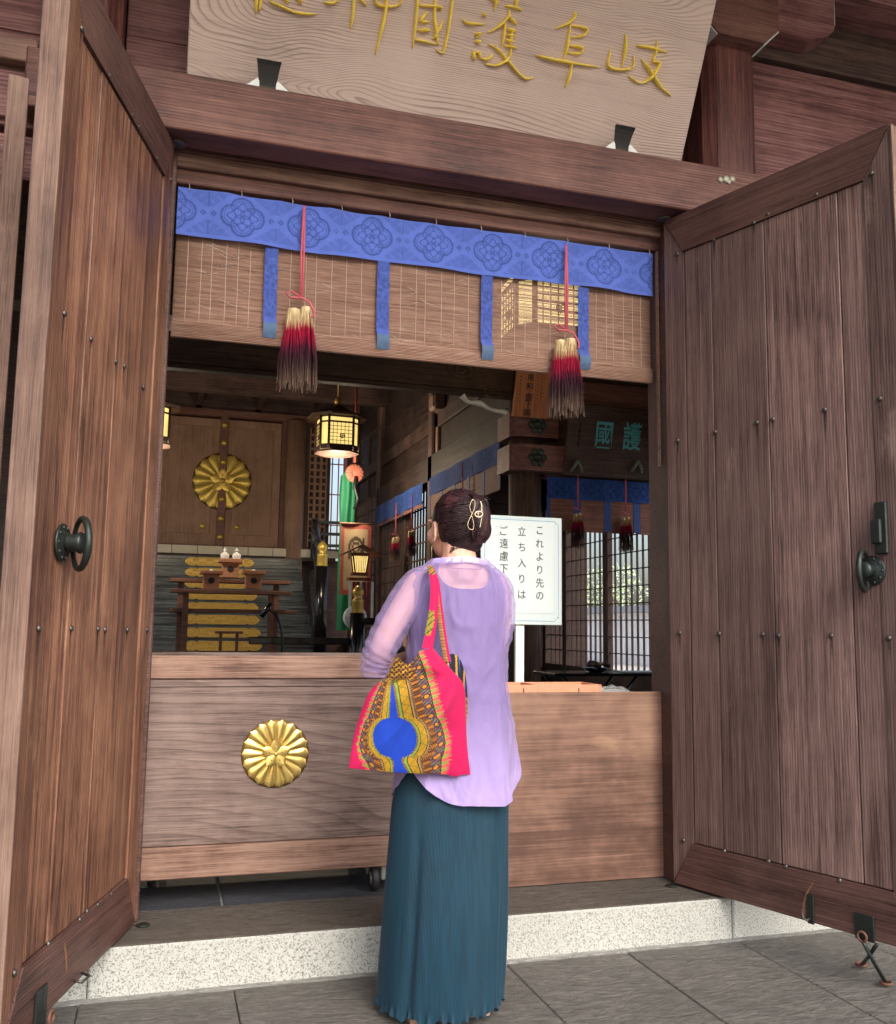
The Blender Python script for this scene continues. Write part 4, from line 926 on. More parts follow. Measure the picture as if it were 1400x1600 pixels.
# ---------------------------------------------------------------- hanging lanterns
M_lit = emit('lit_paper', (1.0, .74, .24), .6)
M_lit2 = emit('lit_paper_bright', (1.0, .78, .34), 2.2)
def lantern(label, c, s, rz, top, group, lit=M_lit, en=42):
    o = empty('hanging_lantern', c, label, 'lantern', group, rz=rz)
    a, ch, H = .235*s, .085*s, .42*s; b_ = a-ch
    pg = [(a, -b_), (a, b_), (b_, a), (-b_, a), (-a, b_), (-a, -b_), (-b_, -a), (b_, -a)]
    for i in range(8):
        x, y = pg[i]; q = Vector((x, y, 0)).normalized()*.012*s
        MB().tube([(x+q.x, y+q.y, -.01), (x+q.x, y+q.y, H)], .017*s, 6).build('frame_post', W_darkz, o)
        x2, y2 = pg[(i+1) % 8]; pA, pB = Vector((x, y, 0)), Vector((x2, y2, 0)); L = (pB-pA).length; Mx = T(pA) @ RZ(math.atan2((pB-pA).y, (pB-pA).x))
        pn = MB().box(0, L, .002*s, .008*s, .06*s, H*.8, 0, Mx).box(0, L, .002*s, .008*s, H*.85, H*.97, 0, Mx).build('lit_panel', lit, o)
        m = MB()
        if L > .2*s:
            for k in range(1, 6): m.box(L*k/6-.003*s, L*k/6+.003*s, -.004*s, .0015*s, .06*s, H*.8, 0, Mx)
            for k in range(1, 6): m.box(0, L, -.0045*s, .001*s, .06*s+(H*.8-.06*s)*k/6-.003*s, .06*s+(H*.8-.06*s)*k/6+.003*s, 0, Mx)
            m.tube([Mx @ Vector((L*.55+.028*s*math.cos(t), -.006*s, H*.4+.028*s*math.sin(t))) for t in [q_*math.pi/6 for q_ in range(12)]], .006*s, 5, closed=True)
            for t in range(5): m.tube([Mx @ Vector((L*.55, -.006*s, H*.4)), Mx @ Vector((L*.55+.024*s*math.cos(t*1.257), -.006*s, H*.4+.024*s*math.sin(t*1.257)))], .004*s, 4)
        for z0, z1 in ((0, .06*s), (H*.8, H*.85), (H*.97, H)): m.box(0, L, -.014*s, .012*s, z0, z1, .002, Mx)
        m.build('panel_grid', W_darkz, pn, kind='stuff')
    off = .5
    MB().lathe([(.24*s, 0), (.30*s, -.005*s), (.29*s, -.03*s), (.2*s, -.05*s)][::-1], 8, None, False, off).build('bottom_tray', W_darkz, o)
    MB().lathe([(.27*s, H), (.385*s, H+.005*s), (.39*s, H+.03*s), (.27*s, H+.075*s), (.14*s, H+.13*s), (.06*s, H+.19*s), (.03*s, H+.2*s)], 8, None, False, off).build('roof', W_darkz, o)
    MB().lathe([(.03*s, H+.2*s), (.05*s, H+.23*s), (.04*s, H+.27*s), (.01*s, H+.3*s)], 12).build('finial', M_golddull, o)
    MB().tube([(0, 0, H+.28*s), (0, 0, top-c[2])], .01, 6).build('hanging_chain', M_golddull, o)
    l = bpy.data.lights.new('lantern_lamp', 'POINT'); l.energy = en; l.color = (1, .82, .58); l.shadow_soft_size = .08*s
    lo = bpy.data.objects.new('lantern_lamp', l); COL.objects.link(lo); lo.parent = o; lo.location = (0, 0, H+.1*s-.02); lo.location = (0, 0, -.4*s)
    return o
q = at(526, 706, 'y', 8.2); lantern('lit octagonal lantern hanging beside the sanctuary doors', (q.x, 8.2, q.z), 1.0, R(2), 5, 'hanging lanterns')
q = at(230, 692, 'y', 8.2); lantern('lit lantern half hidden behind the left door edge', (q.x, 8.2, q.z), 1.0, R(0), 5, 'hanging lanterns')
q = at(850, 540, 'y', 2.4); lantern('lit lantern glowing through the bamboo blind', (q.x, 2.4, q.z), 1.12, R(-1), 5, 'hanging lanterns', M_lit2, 6)

# small roofed lamp on a stand
q = at(562, 894, 'y', 7.6); lp = empty('standing_lamp', (q.x, 7.6, .7), 'small roofed wooden lamp lit on a red stand', 'lamp'); z0 = q.z-.7; zt = at(562, 877, 'y', 7.6).z-.7
W_lamp = wood('lamp_red_wood', lin(70, 30, 24), lin(120, 60, 46), lin(150, 84, 64), 'z', 1, .4)
h = zt-z0+.06; MB().prism([(-.062, 0), (.062, 0), (.09, h), (-.09, h)], -.055, .055, lambda u, v, d: (u, d, z0+v)).build('lit_body', M_lit, lp)
for s in (-1, 1):
    for y in (-.064, .064): MB().tube([(s*.066, y, z0-.02), (s*.096, y, z0+h)], .011, 6).build('frame_post', W_lamp, lp)
m = MB()
for k in range(1, 7): m.tube([(-.062+.124*k/7, -.059, z0), (-.09+.18*k/7, -.059, z0+h)], .0035, 4)
m.build('slats', W_lamp, lp)
B(-.1, .1, -.08, .08, z0-.04, z0-.005, .005).build('base_tray', W_lamp, lp); B(-.14, .14, -.1, .1, z0-.1, z0-.07, .005).build('shelf', W_lamp, lp); B(-.105, .105, -.075, .075, z0+h, z0+h+.04, .004).build('top_plate', W_lamp, lp)
for s in (-1, 1): MB().add([(0, -.14, z0+h+.14), (0, .14, z0+h+.14), (s*.235, .14, z0+h+.02), (s*.235, -.14, z0+h+.02), (0, -.14, z0+h+.12), (0, .14, z0+h+.12), (s*.235, .14, z0+h-.002), (s*.235, -.14, z0+h-.002)], [[0, 1, 2, 3], [7, 6, 5, 4], [0, 3, 7, 4], [1, 5, 6, 2], [2, 6, 7, 3]]).build('roof_slope', W_lamp, lp)
M_redc = plain('dark_red_cord', lin(120, 40, 52), .7, 0, .3, 60); M_wht = plain('white_cloth', lin(226, 220, 216), .8, 0, .1, 20)
for k in range(7): B(-.15+k*.045, -.12+k*.045, -.13+.02*(k % 2), -.12+.02*(k % 2), z0-.55, z0-.12, .003).build('hanging_strip', M_redc if k % 3 else M_wht, lp)
MB().lathe([(.06, 0), (.06, z0-.12)], 10).build('post', W_lamp, lp)
# green streamer and painted hanging with brocade border
M_green = plain('green_silk', lin(16, 110, 74), .6, 0, .25, 6)
gs = at(530, 745, 'y', 8.9); g2 = at(533, 985, 'y', 8.9)
def grn(u, v): return (.02+.2*u+.02*noise.noise((u*3, v*4, 2))+.0*v, .03*math.sin(u*9+v*2), -(gs.z-g2.z)*v+(.12*math.sin(u*2.2) if v == 0 else .1*math.sin(u*2.2)*(1-v)))
o = empty('green_streamer', gs, 'long emerald green silk streamer hanging from a round ornament', 'streamer'); MB().grid(14, 40, grn).build('silk', M_green, o)
MB().lathe([(.125, 0), (.13, .012), (.11, .025), (.02, .035)], 24, T(.2, -.06, .05) @ RX(R(90))).build('round_ornament', plain('salmon_fan', lin(176, 112, 94), .7, 0, .3, 20), o)
m = MB()
for k in range(14): a = k*math.pi/7; m.tube([(.2+.04*math.cos(a), -.1, .05+.04*math.sin(a)), (.2+.12*math.cos(a), -.08, .05+.12*math.sin(a))], .007, 5)
m.build('ornament_ribs', M_redbar, o); MB().tube([(.2, -.05, .2), (.2, -.02, 1.4)], .018, 6).build('hanging_cord', M_redbar, o)
MB().tube([(.22, -.09, 0), (.19, -.12, -.15), (.24, -.12, -.3), (.2, -.12, -.45)], .025, 7).build('knotted_cord', M_iron, o)
def hang(u, v):
    e = min(u, 1-u, v*1.6, (1-v)*1.6)
    if e < .13: return mixc(lin(200, 120, 104), lin(160, 60, 56), .5+.5*math.sin((u+v)*90))
    r = math.hypot((u-.5)*1.0, (v-.33)*1.6); return mixc(lin(198, 170, 136), lin(50, 42, 38), .9 if (abs(r-.2) < .04 or abs(r-.1) < .035 or (abs(u-.74) < .05 and .2 < v < .42) or (abs(u-.3) < .04 and .3 < v < .5)) else .06)
a, b = at(533, 818, 'y', 8.4), at(578, 930, 'y', 8.4); hg = empty('painted_hanging', (a.x, 8.4, a.z), 'painted scroll with a red brocade border behind the small lamp', 'scroll')
MB().grid(30, 50, lambda u, v: ((b.x-a.x)*u, .012*math.sin(u*6), (b.z-a.z)*v), hang).build('scroll_cloth', vcol('scroll_paint', .8), hg); MB().tube([(-.02, 0, .005), (b.x-a.x+.02, 0, .005)], .014, 8).build('scroll_rod', W_table, hg)
a = at(553, 965, 'y', 7.4); dr = empty('paper_drum', (a.x, 7.4, a.z), 'round white drum skin behind the black post', 'drum'); MB().lathe([(.125, 0), (.135, .02), (.135, .1), (.125, .12)], 28, RX(R(90))).build('drum_body', M_white, dr)

# ---------------------------------------------------------------- plaques
pq = empty('cedar_plaque', at(800, 650, 'y', YP-.14), 'tall orange cedar plaque with a column of black brushwork', 'plaque'); pq.rotation_euler = (R(12), 0, 0)
W_ = .34; H_ = .48; MB().prism([(0.0, 0), (W_, 0), (W_+.0, H_), (.0, H_)], -.015, .015, lambda u, v, d: (u+.1*v*.25, d, v)).build('board', W_newz, pq)
MQ = T(0, -.0165, 0) @ RX(R(90))
column(pq, '幣帛料御下賜', [(.15+.008*i*-.3, .44-.08*i) for i in range(6)], .072, M_ink, MQ, .001)
for x, zs_ in ((.26, .42), (.225, .4), (.05, .36)):
    m = MB()
    for k in range(8): z_ = zs_-k*.032; m.tube([(x-.006, -.016, z_), (x+.007, -.016, z_+.003)], .0022, 4); m.tube([(x+.001, -.016, z_+.008), (x-.002, -.016, z_-.009)], .002, 4)
    m.build('small_brushwork', M_ink, pq)
c0 = at(880, 742, 'y', YP-.12); gp = empty('dark_plaque', c0, 'dark wooden plaque with two turquoise characters', 'plaque'); gp.rotation_euler = (R(14), 0, 0)
c1 = at(1026, 640, 'y', YP-.2); wq, hq = c1.x-c0.x+.25, .66
B(0, wq, 0, .03, 0, hq, .004).build('board', W_dark, gp)
M_turq = plain('turquoise_paint', lin(84, 176, 186), .6, 0, .2, 30)
bpy.context.view_layer.update(); GI2 = gp.matrix_world.inverted(); n_ = gp.matrix_world.to_3x3() @ Vector((0, -1, 0))
def gp2(px, py): q_ = GI2 @ hit(px, py, gp.matrix_world.translation, n_); return (q_.x, q_.z)
column(gp, '國', [gp2(944, 680)], .27, M_turq, T(0, -.0015, 0) @ RX(R(90)), .003, .72); column(gp, '護', [gp2(988, 682)], .27, M_turq, T(0, -.0015, 0) @ RX(R(90)), .004, .72)
m = MB(); x_, z_ = gp2(905, 680)
for k in range(4): m.tube([(x_-.01, -.003, z_+.1-k*.06), (x_+.015, -.003, z_+.09-k*.06)], .005, 4); m.tube([(x_, -.003, z_+.12-k*.06), (x_+.004, -.003, z_+.07-k*.06)], .005, 4)
m.build('small_signature', M_ink, gp)
for px in (900, 994):
    x_, z_ = gp2(px, 728)
    for s in (-1, 1): MB().tube([(x_, -.03, z_+.05), (x_+s*.035, -.035, z_-.01), (x_+s*.055, -.02, z_-.06)], [.018, .014, .01], 7).build('metal_clip', plainc('verdigris_clip', lin(120, 130, 118)), gp)

# ---------------------------------------------------------------- curtains, blinds and tassels deeper inside
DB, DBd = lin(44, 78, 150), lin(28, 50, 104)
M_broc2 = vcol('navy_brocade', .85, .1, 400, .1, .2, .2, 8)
M_blind2 = wood('brown_blind', lin(84, 54, 46), lin(128, 86, 74), lin(150, 106, 92), 'x', 1.5, .7, 1, .4, .1)
def drape(label, o, ax, L, zt, hv, hb, nrib, tas, tlab):
    ax = Vector(ax); c = empty('navy_drape', o, label, 'curtain', rz=math.atan2(ax.y, ax.x))
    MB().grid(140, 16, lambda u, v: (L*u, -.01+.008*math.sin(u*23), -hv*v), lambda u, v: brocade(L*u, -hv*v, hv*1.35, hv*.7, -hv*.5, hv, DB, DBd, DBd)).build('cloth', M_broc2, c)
    for k in range(nrib): B(L*(k+.02)/nrib+.03, L*(k+1)/nrib-.03, .0, .008, -hv-hb, -hv*.9, .002).build('blind_panel', M_blind2, c)
    MB().grid(8, 2, lambda u, v: (L*u, .004, -hv-(hb*.0)), None) if False else None
    for k in range(nrib+1): B(max(0, L*k/nrib-.035), min(L, L*k/nrib+.035), -.004, .004, -hv-hb*.96, -hv*.9, .002).build('ribbon', plainc('navy_ribbon', DB), c)
    for (x, y, z), lb in zip(tas, tlab): tassel((x, y, z), lb, .95, .48, 160, 'dark tassels deeper inside')
    return c
a, b = at(903, 800, 'y', YP-.08), at(978, 806, 'y', YP-.08)
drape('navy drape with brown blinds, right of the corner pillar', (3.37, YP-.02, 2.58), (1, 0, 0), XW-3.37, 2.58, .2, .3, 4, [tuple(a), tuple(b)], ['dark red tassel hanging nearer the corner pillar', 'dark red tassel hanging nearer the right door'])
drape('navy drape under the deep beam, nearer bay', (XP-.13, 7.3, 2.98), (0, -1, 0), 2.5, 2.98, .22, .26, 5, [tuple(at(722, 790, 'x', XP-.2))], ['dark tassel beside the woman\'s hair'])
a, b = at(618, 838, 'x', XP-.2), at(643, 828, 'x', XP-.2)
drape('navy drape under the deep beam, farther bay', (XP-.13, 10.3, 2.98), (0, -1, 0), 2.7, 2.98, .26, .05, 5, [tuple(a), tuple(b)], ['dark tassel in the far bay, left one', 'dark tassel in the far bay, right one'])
# folding table with trays to the right
ft = empty('folding_table', (2.95, 2.6, .16), 'dark folding table with crossed legs behind the plywood sheet', 'table'); za = at(930, 1050, 'y', 2.6).z-.16
B(-.35, .62, -.2, .2, za-.02, za, .003).build('table_top', M_black, ft)
for y in (-.17, .17):
    for s in (-1, 1): MB().tube([(-.28*s-.0, y, 0), (.0, y, za*.5), (.28*s, y, za-.02)], .012, 6).build('leg', M_black, ft)
for k, (x, lb) in enumerate(((3.0, 'dark bowl heaped with small items on the folding table'),)):
    o = empty('dark_bowl', (x, 2.6, .16+za+.001), lb, 'bowl'); MB().lathe([(.05, 0), (.07, .005), (.11, .03), (.1, .032), (.02, .01)], 18).build('bowl', M_black, o)
    m = MB()
    for j in range(14): m.lathe([(.02, -.012), (.024, 0), (.012, .018)], 7, T(rng.uniform(-.07, .07), rng.uniform(-.07, .07), .04+rng.uniform(0, .02)))
    m.build('heaped_items', W_dark, o, kind='stuff')
pp = B(-.15, .15, -.1, .1, 0, .008, .001).build('white_papers', M_sheet, loc=(3.3, 2.55, .161+za)); tag(pp, 'thin stack of white papers on the folding table', 'papers')

# ================================================================ garden seen through the lattice
W_fence = wood('pale_fence_wood', lin(206, 200, 200), lin(240, 236, 234), lin(246, 244, 242), 'z', 1, .8, .8, .4, .1)
S_gar = pavestone('added_bright_ground', lin(214, 212, 206), .95)
tag(B(6.35, 30, -6, 40, -.06, -.006, 0).build('bright_garden_ground', S_gar), kind='structure')  # white ground added to brighten the view through the lattice
fe = empty('garden_fence', (15.5, 22, 0), 'pale board fence with a tiled coping in the garden outside', 'fence')
bm_ = B(-.02, .02, -.19, .19, 0, 1.75, .004).mesh('fence_board', W_fence)
for k in range(100): inst(bm_, 'fence_board', fe, T(0, -19.8+k*.4, 0))
M_tl = plain('grey_roof_tile', lin(120, 124, 128), .6, 0, .3, 12)
MB().prism([(-.35, 1.76), (.35, 1.76), (0, 2.0)], -20, 20.2, lambda u, v, d: (u, d, v)).build('coping', M_tl, fe)
M_leaf = NT('hedge_leaf'); oi_ = M_leaf.noise(M_leaf.coords(), 3, 3); M_leaf = M_leaf.fin(M_leaf.ramp(oi_, [(.3, lin(150, 178, 130)), (.7, lin(204, 222, 184))]), .6)
for t_, (cx, cy, rr) in enumerate(((19.5, 13.6, 1.2), (27, 25.0, 1.3), (20, 36.0, 1.6), (19.5, 41, 1.7))):
    o = empty('garden_tree', (cx, cy, 0), ('leafy green tree beyond the garden fence, ' + ('nearest the doorway', 'second from the doorway', 'third from the doorway', 'farthest back')[t_]), 'tree', 'garden trees')
    MB().tube([(0, 0, 0), (.05, .02, 1.2), (0, .1, 2.2), (.1, 0, 3.0)], [.13, .11, .08, .04], 8).build('trunk', W_darkz, o)
    m = MB(); r1 = random.Random(t_)
    for k in range(1100):
        d = Vector((r1.gauss(0, 1), r1.gauss(0, 1), r1.gauss(0, 1))).normalized()*rr*(r1.random()**.4)*(1+.3*noise.noise((k*.01, t_, 1))); d.z *= .9
        if noise.noise(d*1.3+Vector((t_*7, 0, 0))) < -.12: continue
        c_ = d+Vector((0, 0, 3.0)); u_ = Vector((r1.gauss(0, 1), r1.gauss(0, 1), r1.gauss(0, 1))).normalized()*.09; v_ = u_.orthogonal().normalized()*.05
        m.add([c_-u_, c_+v_, c_+u_, c_-v_], [[0, 1, 2, 3]])
    m.build('crown', M_leaf, o)
# ================================================================ the woman at the doorway
def ell(m, c, ax, R3=None, n=14):
    """ellipsoid; ax = three half axes, R3 = columns of directions"""
    c = Vector(c); R3 = R3 or Matrix.Identity(3); V = []; F = []
    for j in range(n+1):
        ph = math.pi*j/n-math.pi/2
        for i in range(2*n):
            t = math.pi*i/n; V.append(c+R3 @ Vector((ax[0]*math.cos(ph)*math.cos(t), ax[1]*math.cos(ph)*math.sin(t), ax[2]*math.sin(ph))))
    for j in range(n):
        for i in range(2*n): F.append([j*2*n+i, j*2*n+(i+1) % (2*n), (j+1)*2*n+(i+1) % (2*n), (j+1)*2*n+i])
    m.add(V, F, True)
def chain(m, pts, rs, n=12):
    P = crom([list(p)+[r] for p, r in zip(pts, rs)], 6); m.tube([p[:3] for p in P], [max(.003, p[3]) for p in P], n)
    for p, r in ((pts[0], rs[0]), (pts[-1], rs[-1])): ell(m, p, (r, r, r), None, 8)
def remesh(m, name, mat, par, vox, smooth_it=4):
    o = m.build('tmp_'+name, mat); md = o.modifiers.new('r', 'REMESH'); md.mode = 'VOXEL'; md.voxel_size = vox; md.use_smooth_shade = True
    s = o.modifiers.new('s', 'SMOOTH'); s.iterations = smooth_it; s.factor = .5
    bpy.context.view_layer.update(); me = bpy.data.meshes.new_from_object(o.evaluated_get(bpy.context.evaluated_depsgraph_get())); me.name = name
    bpy.data.objects.remove(o); me.materials.clear(); me.materials.append(mat); me.polygons.foreach_set('use_smooth', [True]*len(me.polygons))
    q = bpy.data.objects.new(name, me); COL.objects.link(q); q.parent = par; return q
M_skin = NT('skin'); f_ = M_skin.noise(M_skin.coords(), 30, 4); M_skin.fin(M_skin.mix(M_skin.maprange(f_, .3, .7, 0, .5), lin(226, 178, 156), lin(212, 158, 138)), .5, spec=.35)
M_skin.b.inputs['Subsurface Weight'].default_value = .12; M_skin.b.inputs['Subsurface Radius'].default_value = (.012, .005, .003); M_skin = M_skin.m
OW = Vector((.955, -.55, 0))
wm = empty('person', OW, 'woman in lilac sheer blouse and long teal skirt standing before the offering box', 'person')
W = lambda x, y, z: (x-OW.x, y-OW.y, z)
hf = Vector((-.30, .954, 0)).normalized(); hl = Vector((-hf.y, hf.x, 0)); hu = Vector((0, 0, 1)); HR = Matrix((hf, hl, hu)).transposed()
if hl.dot(Vector((-1, -.5, 0))) < 0: hl = -hl; HR = Matrix((hf, hl, hu)).transposed()
HC = Vector(W(.968, -.53, 1.53))
def hp(a, b, c): return HC+hf*a+hl*b+hu*c
m = MB()
ell(m, hp(-.012, 0, .012), (.098, .075, .098), HR); ell(m, hp(.03, 0, -.045), (.062, .06, .07), HR); ell(m, hp(.05, 0, -.075), (.04, .042, .034), HR)
ell(m, hp(.094, 0, -.03), (.018, .013, .018), HR, 8); chain(m, [hp(.088, 0, .012), hp(.104, 0, -.03)], [.007, .011], 8)
for s in (-1, 1): ell(m, hp(.055, s*.042, -.035), (.03, .026, .03), HR, 8); ell(m, hp(.082, s*.03, .018), (.012, .024, .007), HR, 8)
ell(m, hp(.084, 0, -.068), (.012, .024, .006), HR, 8); ell(m, hp(.082, 0, -.08), (.012, .02, .007), HR, 8)
for s in (-1, 1):                                     # ears: rim, lobe, hollow
    pts = [hp(.005+.017*math.cos(a)-.003, s*(.074+.012*math.sin(a*.5)), -.03+.031*math.sin(a)) for a in [.2+k*.52 for k in range(10)]]
    chain(m, pts, [.0055]*10, 8); ell(m, hp(.004, s*.074, -.03), (.015, .007, .026), HR, 8); ell(m, hp(.012, s*.076, -.06), (.008, .006, .01), HR, 8)
chain(m, [hp(-.03, 0, -.05), Vector(W(.975, -.565, 1.43)), Vector(W(.978, -.57, 1.37))], [.06, .056, .07])
# trunk
for z, a, b in ((1.34, .135, .075), (1.27, .15, .09), (1.17, .14, .09), (1.05, .13, .085), (.95, .14, .09), (.86, .16, .105), (.8, .165, .11)): ell(m, W(.978, -.55, z), (a, b, .085), None, 10)
arms = {-1: [W(.838, -.555, 1.325), W(.775, -.565, 1.23), W(.715, -.565, 1.115), W(.755, -.46, 1.06), W(.86, -.345, 1.08)], 1: [W(1.112, -.555, 1.325), W(1.122, -.555, 1.225), W(1.108, -.53, 1.12), W(1.05, -.42, 1.075), W(.97, -.335, 1.085)]}
for s, A in arms.items():
    chain(m, A, [.044, .041, .036, .033, .025])
    wr = Vector(A[-1]); d = (Vector(W(.915, -.25, 1.13))-wr).normalized(); side = Vector((-s, 0, 0)); pn = wr+d*.05
    up = d.cross(Vector((1, 0, 0))).normalized()
    ell(m, pn, (.014, .04, .045), None, 8)
    for k, (off, L) in enumerate(((-.027, .06), (-.009, .072), (.009, .076), (.027, .066))):
        b = pn+up*off+d*.035; chain(m, [b, b+d*L*.5+side*.004, b+d*L+side*.012], [.009, .0085, .007], 7)
    b = pn+up*.03; chain(m, [b-d*.01, b+up*.022+d*.02, b+up*.026+d*.048], [.011, .0095, .008], 7)
for s in (-1, 1):
    chain(m, [W(.96+s*.085, -.55, .82), W(.95+s*.085, -.545, .48), W(.945+s*.08, -.56, .28), W(.943+s*.078, -.575, .09)], [.085, .06, .05, .034])
    chain(m, [W(.943+s*.078, -.6, .05), W(.943+s*.085, -.52, .05), W(.943+s*.09, -.44, .036)], [.034, .032, .03]); 
    for k in range(5): chain(m, [W(.943+s*.09+(k-2)*.015, -.43, .036), W(.943+s*.092+(k-2)*.017, -.405+.01*abs(k-1.5), .032)], [.011, .009], 7)
body = remesh(m, 'body', M_skin, wm, .0055, 3)
M_eye = plain('eye_white', lin(238, 236, 232), .2, 0, .02); M_iris = plain('eye_iris', lin(44, 30, 24), .1)
for s in (-1, 1):
    m = MB(); ell(m, hp(.069, s*.03, -.004), (.0125, .0125, .0125), HR, 8); m.build('eye', M_eye, wm); m = MB(); ell(m, hp(.0785, s*.03, -.004), (.004, .006, .006), HR, 6); m.build('iris', M_iris, wm)
m = MB(); m.tube([hp(.096, -.02, -.073), hp(.1, 0, -.072), hp(.096, .02, -.073)], [.002, .0045, .002], 6, flat=.7); m.build('mouth', plain('lip', lin(190, 96, 92), .4), wm)
M_sole = plain('sandal_tan', lin(190, 150, 128), .6)
for s in (-1, 1):
    MB().prism([(-.04, -.64+.55), (.04, -.64+.55), (.05, -.5+.55), (.048, -.39+.55), (-.0, -.375+.55), (-.048, -.39+.55), (-.05, -.5+.55)], .002, .02, lambda u, v, d, s=s: (u+.943-OW.x+s*.087, v, d)).build('sandal', M_sole, wm)
# ---- hair: swept up into a twist
N = NT('hair'); v_ = N.coords((1, 1, .25)); a_ = N.noise(v_, 300, 3, .6); b_ = N.noise(N.coords((1, 1, .5)), 28, 3, .5)
c_ = N.ramp(b_, [(.35, lin(26, 14, 18)), (.58, lin(48, 24, 30)), (.75, lin(96, 52, 54))]); M_hair = N.fin(c_, .5, N.bump(a_, .4, .002), spec=.5)
m = MB(); ell(m, hp(-.02, 0, .024), (.099, .082, .09), HR); ell(m, hp(-.036, 0, -.01), (.078, .079, .08), HR); ell(m, hp(-.052, 0, -.06), (.044, .056, .05), HR, 10)
ell(m, hp(-.106, -.016, .015), (.042, .05, .075), HR); ell(m, hp(-.104, -.026, -.02), (.038, .046, .05), HR); ell(m, hp(-.06, -.01, -.06), (.05, .058, .04), HR, 10)
hair = remesh(m, 'hair', M_hair, wm, .006, 3)
m = MB(); r1 = random.Random(11); tip = hp(-.12, -.01, .02)
def shell(p):
    """push a point out to the hair surface"""
    q = p-hp(-.03, 0, .012); x, y, z = q.dot(hf)/.106, q.dot(hl)/.086, q.dot(hu)/.105; k = 1/max(.2, math.sqrt(x*x+y*y+z*z)); return hp(-.03, 0, .012)+q*k
for k in range(620):
    a = r1.uniform(0, 2*math.pi); ca, sa = math.cos(a), math.sin(a)
    st_ = hp(-.03+.02*sa+.045*max(0, sa), .09*ca, .012+.1*sa if sa > 0 else .012+.085*sa)
    en = tip+hl*r1.uniform(-.03, .03)+hu*(.07*sa*.55+r1.uniform(-.03, .03))
    P = []
    for i in range(11):
        t = i/10; p = shell(st_.lerp(en, t)); e = smooth(.72, 1.0, t); p = p.lerp(en-hf*.022, e*.9); P.append(p+hf*(-.0015)+Vector((r1.gauss(0, .0012), r1.gauss(0, .0012), r1.gauss(0, .0012))))
    m.tube(P, [(.0042 if k % 9 == 0 else .0022)*(.6+.4*r1.random())*(1-.5*(i/10)) for i in range(11)], 4)
for k in range(170):      # the folded twist itself
    a = r1.uniform(0, 6.283); rr = r1.uniform(.8, 1.03); P = []
    for i in range(9):
        t = i/8; an = a+t*1.9; z = .085-.15*t; w_ = math.sqrt(max(.05, 1-((z-.012)/.095)**2)); P.append(hp(-.112-.044*rr*w_*max(0, math.cos(an*.5)), -.017+.048*rr*w_*math.sin(an), z))
    m.tube(P, r1.uniform(.0012, .0024), 4)
for k in range(40):       # flyaways
    a = r1.uniform(.2, 2.9); b = shell(hp(-.03+.05*r1.uniform(-1, 1), .09*math.cos(a), .012+.1*math.sin(a))); o_ = (b-HC).normalized(); m.tube([b, b+o_*.004-hf*.012, b+o_*r1.uniform(.003, .009)-hf*.03+hl*r1.uniform(-.01, .01)], .0005, 3)
for k in range(2):       # stray ends
    b = hp(-.15, -.06, -.03+r1.uniform(-.02, .02)); m.tube([b, b-hl*.012+hu*r1.uniform(-.006, .006), b-hl*r1.uniform(.018, .028)+hu*r1.uniform(-.006, .014)], .0004, 3)
for k in range(150):       # short nape hair
    sl_ = r1.uniform(-.052, .056); b = hp(-.088+.42*sl_*sl_/.06, sl_, -.082+r1.uniform(-.004, .004)); m.tube([b, b+hu*-.012+hf*.006, b+hu*-r1.uniform(.018, .034)+hl*r1.uniform(-.006, .006)+hf*.012], [.0011, .0008, .0003], 3)
m.build('hair_strands', M_hair, wm)
M_clip = plain('clip_gold', lin(224, 204, 168), .25, .7, .1)
def cp(px, py, y=-.695): return at(px, py, 'y', y)-OW
m = MB()
m.tube(crom([list(cp(*q)) for q in ((737, 803), (734, 792), (738, 781), (742, 784), (741, 795), (736, 806), (731, 818), (733, 826), (739, 827), (740, 818), (737, 806))], 5), .0011, 6)
m.tube(crom([list(cp(*q)) for q in ((752, 799), (753, 790), (751, 783), (753, 796), (753, 806), (751, 818), (750, 824))], 5), .0014, 6)
m.build('hair_clip', M_clip, wm); m = MB(); m.tube([cp(748+6*math.cos(a), 803.5+4.5*math.sin(a), -.701) for a in [k*math.pi/8 for k in range(16)]], .0024, 6, closed=True); m.tube([cp(747, 799, -.701), cp(747, 808, -.701)], .002, 6); m.build('clip_ring', M_clip, wm)
m = MB(); e = hp(.014, .08, -.068); m.tube([e, e+Vector((0, 0, -.02)), e+Vector((0, 0, -.045))], [.0008, .0008, .0016], 5); m.build('earring', M_clip, wm)
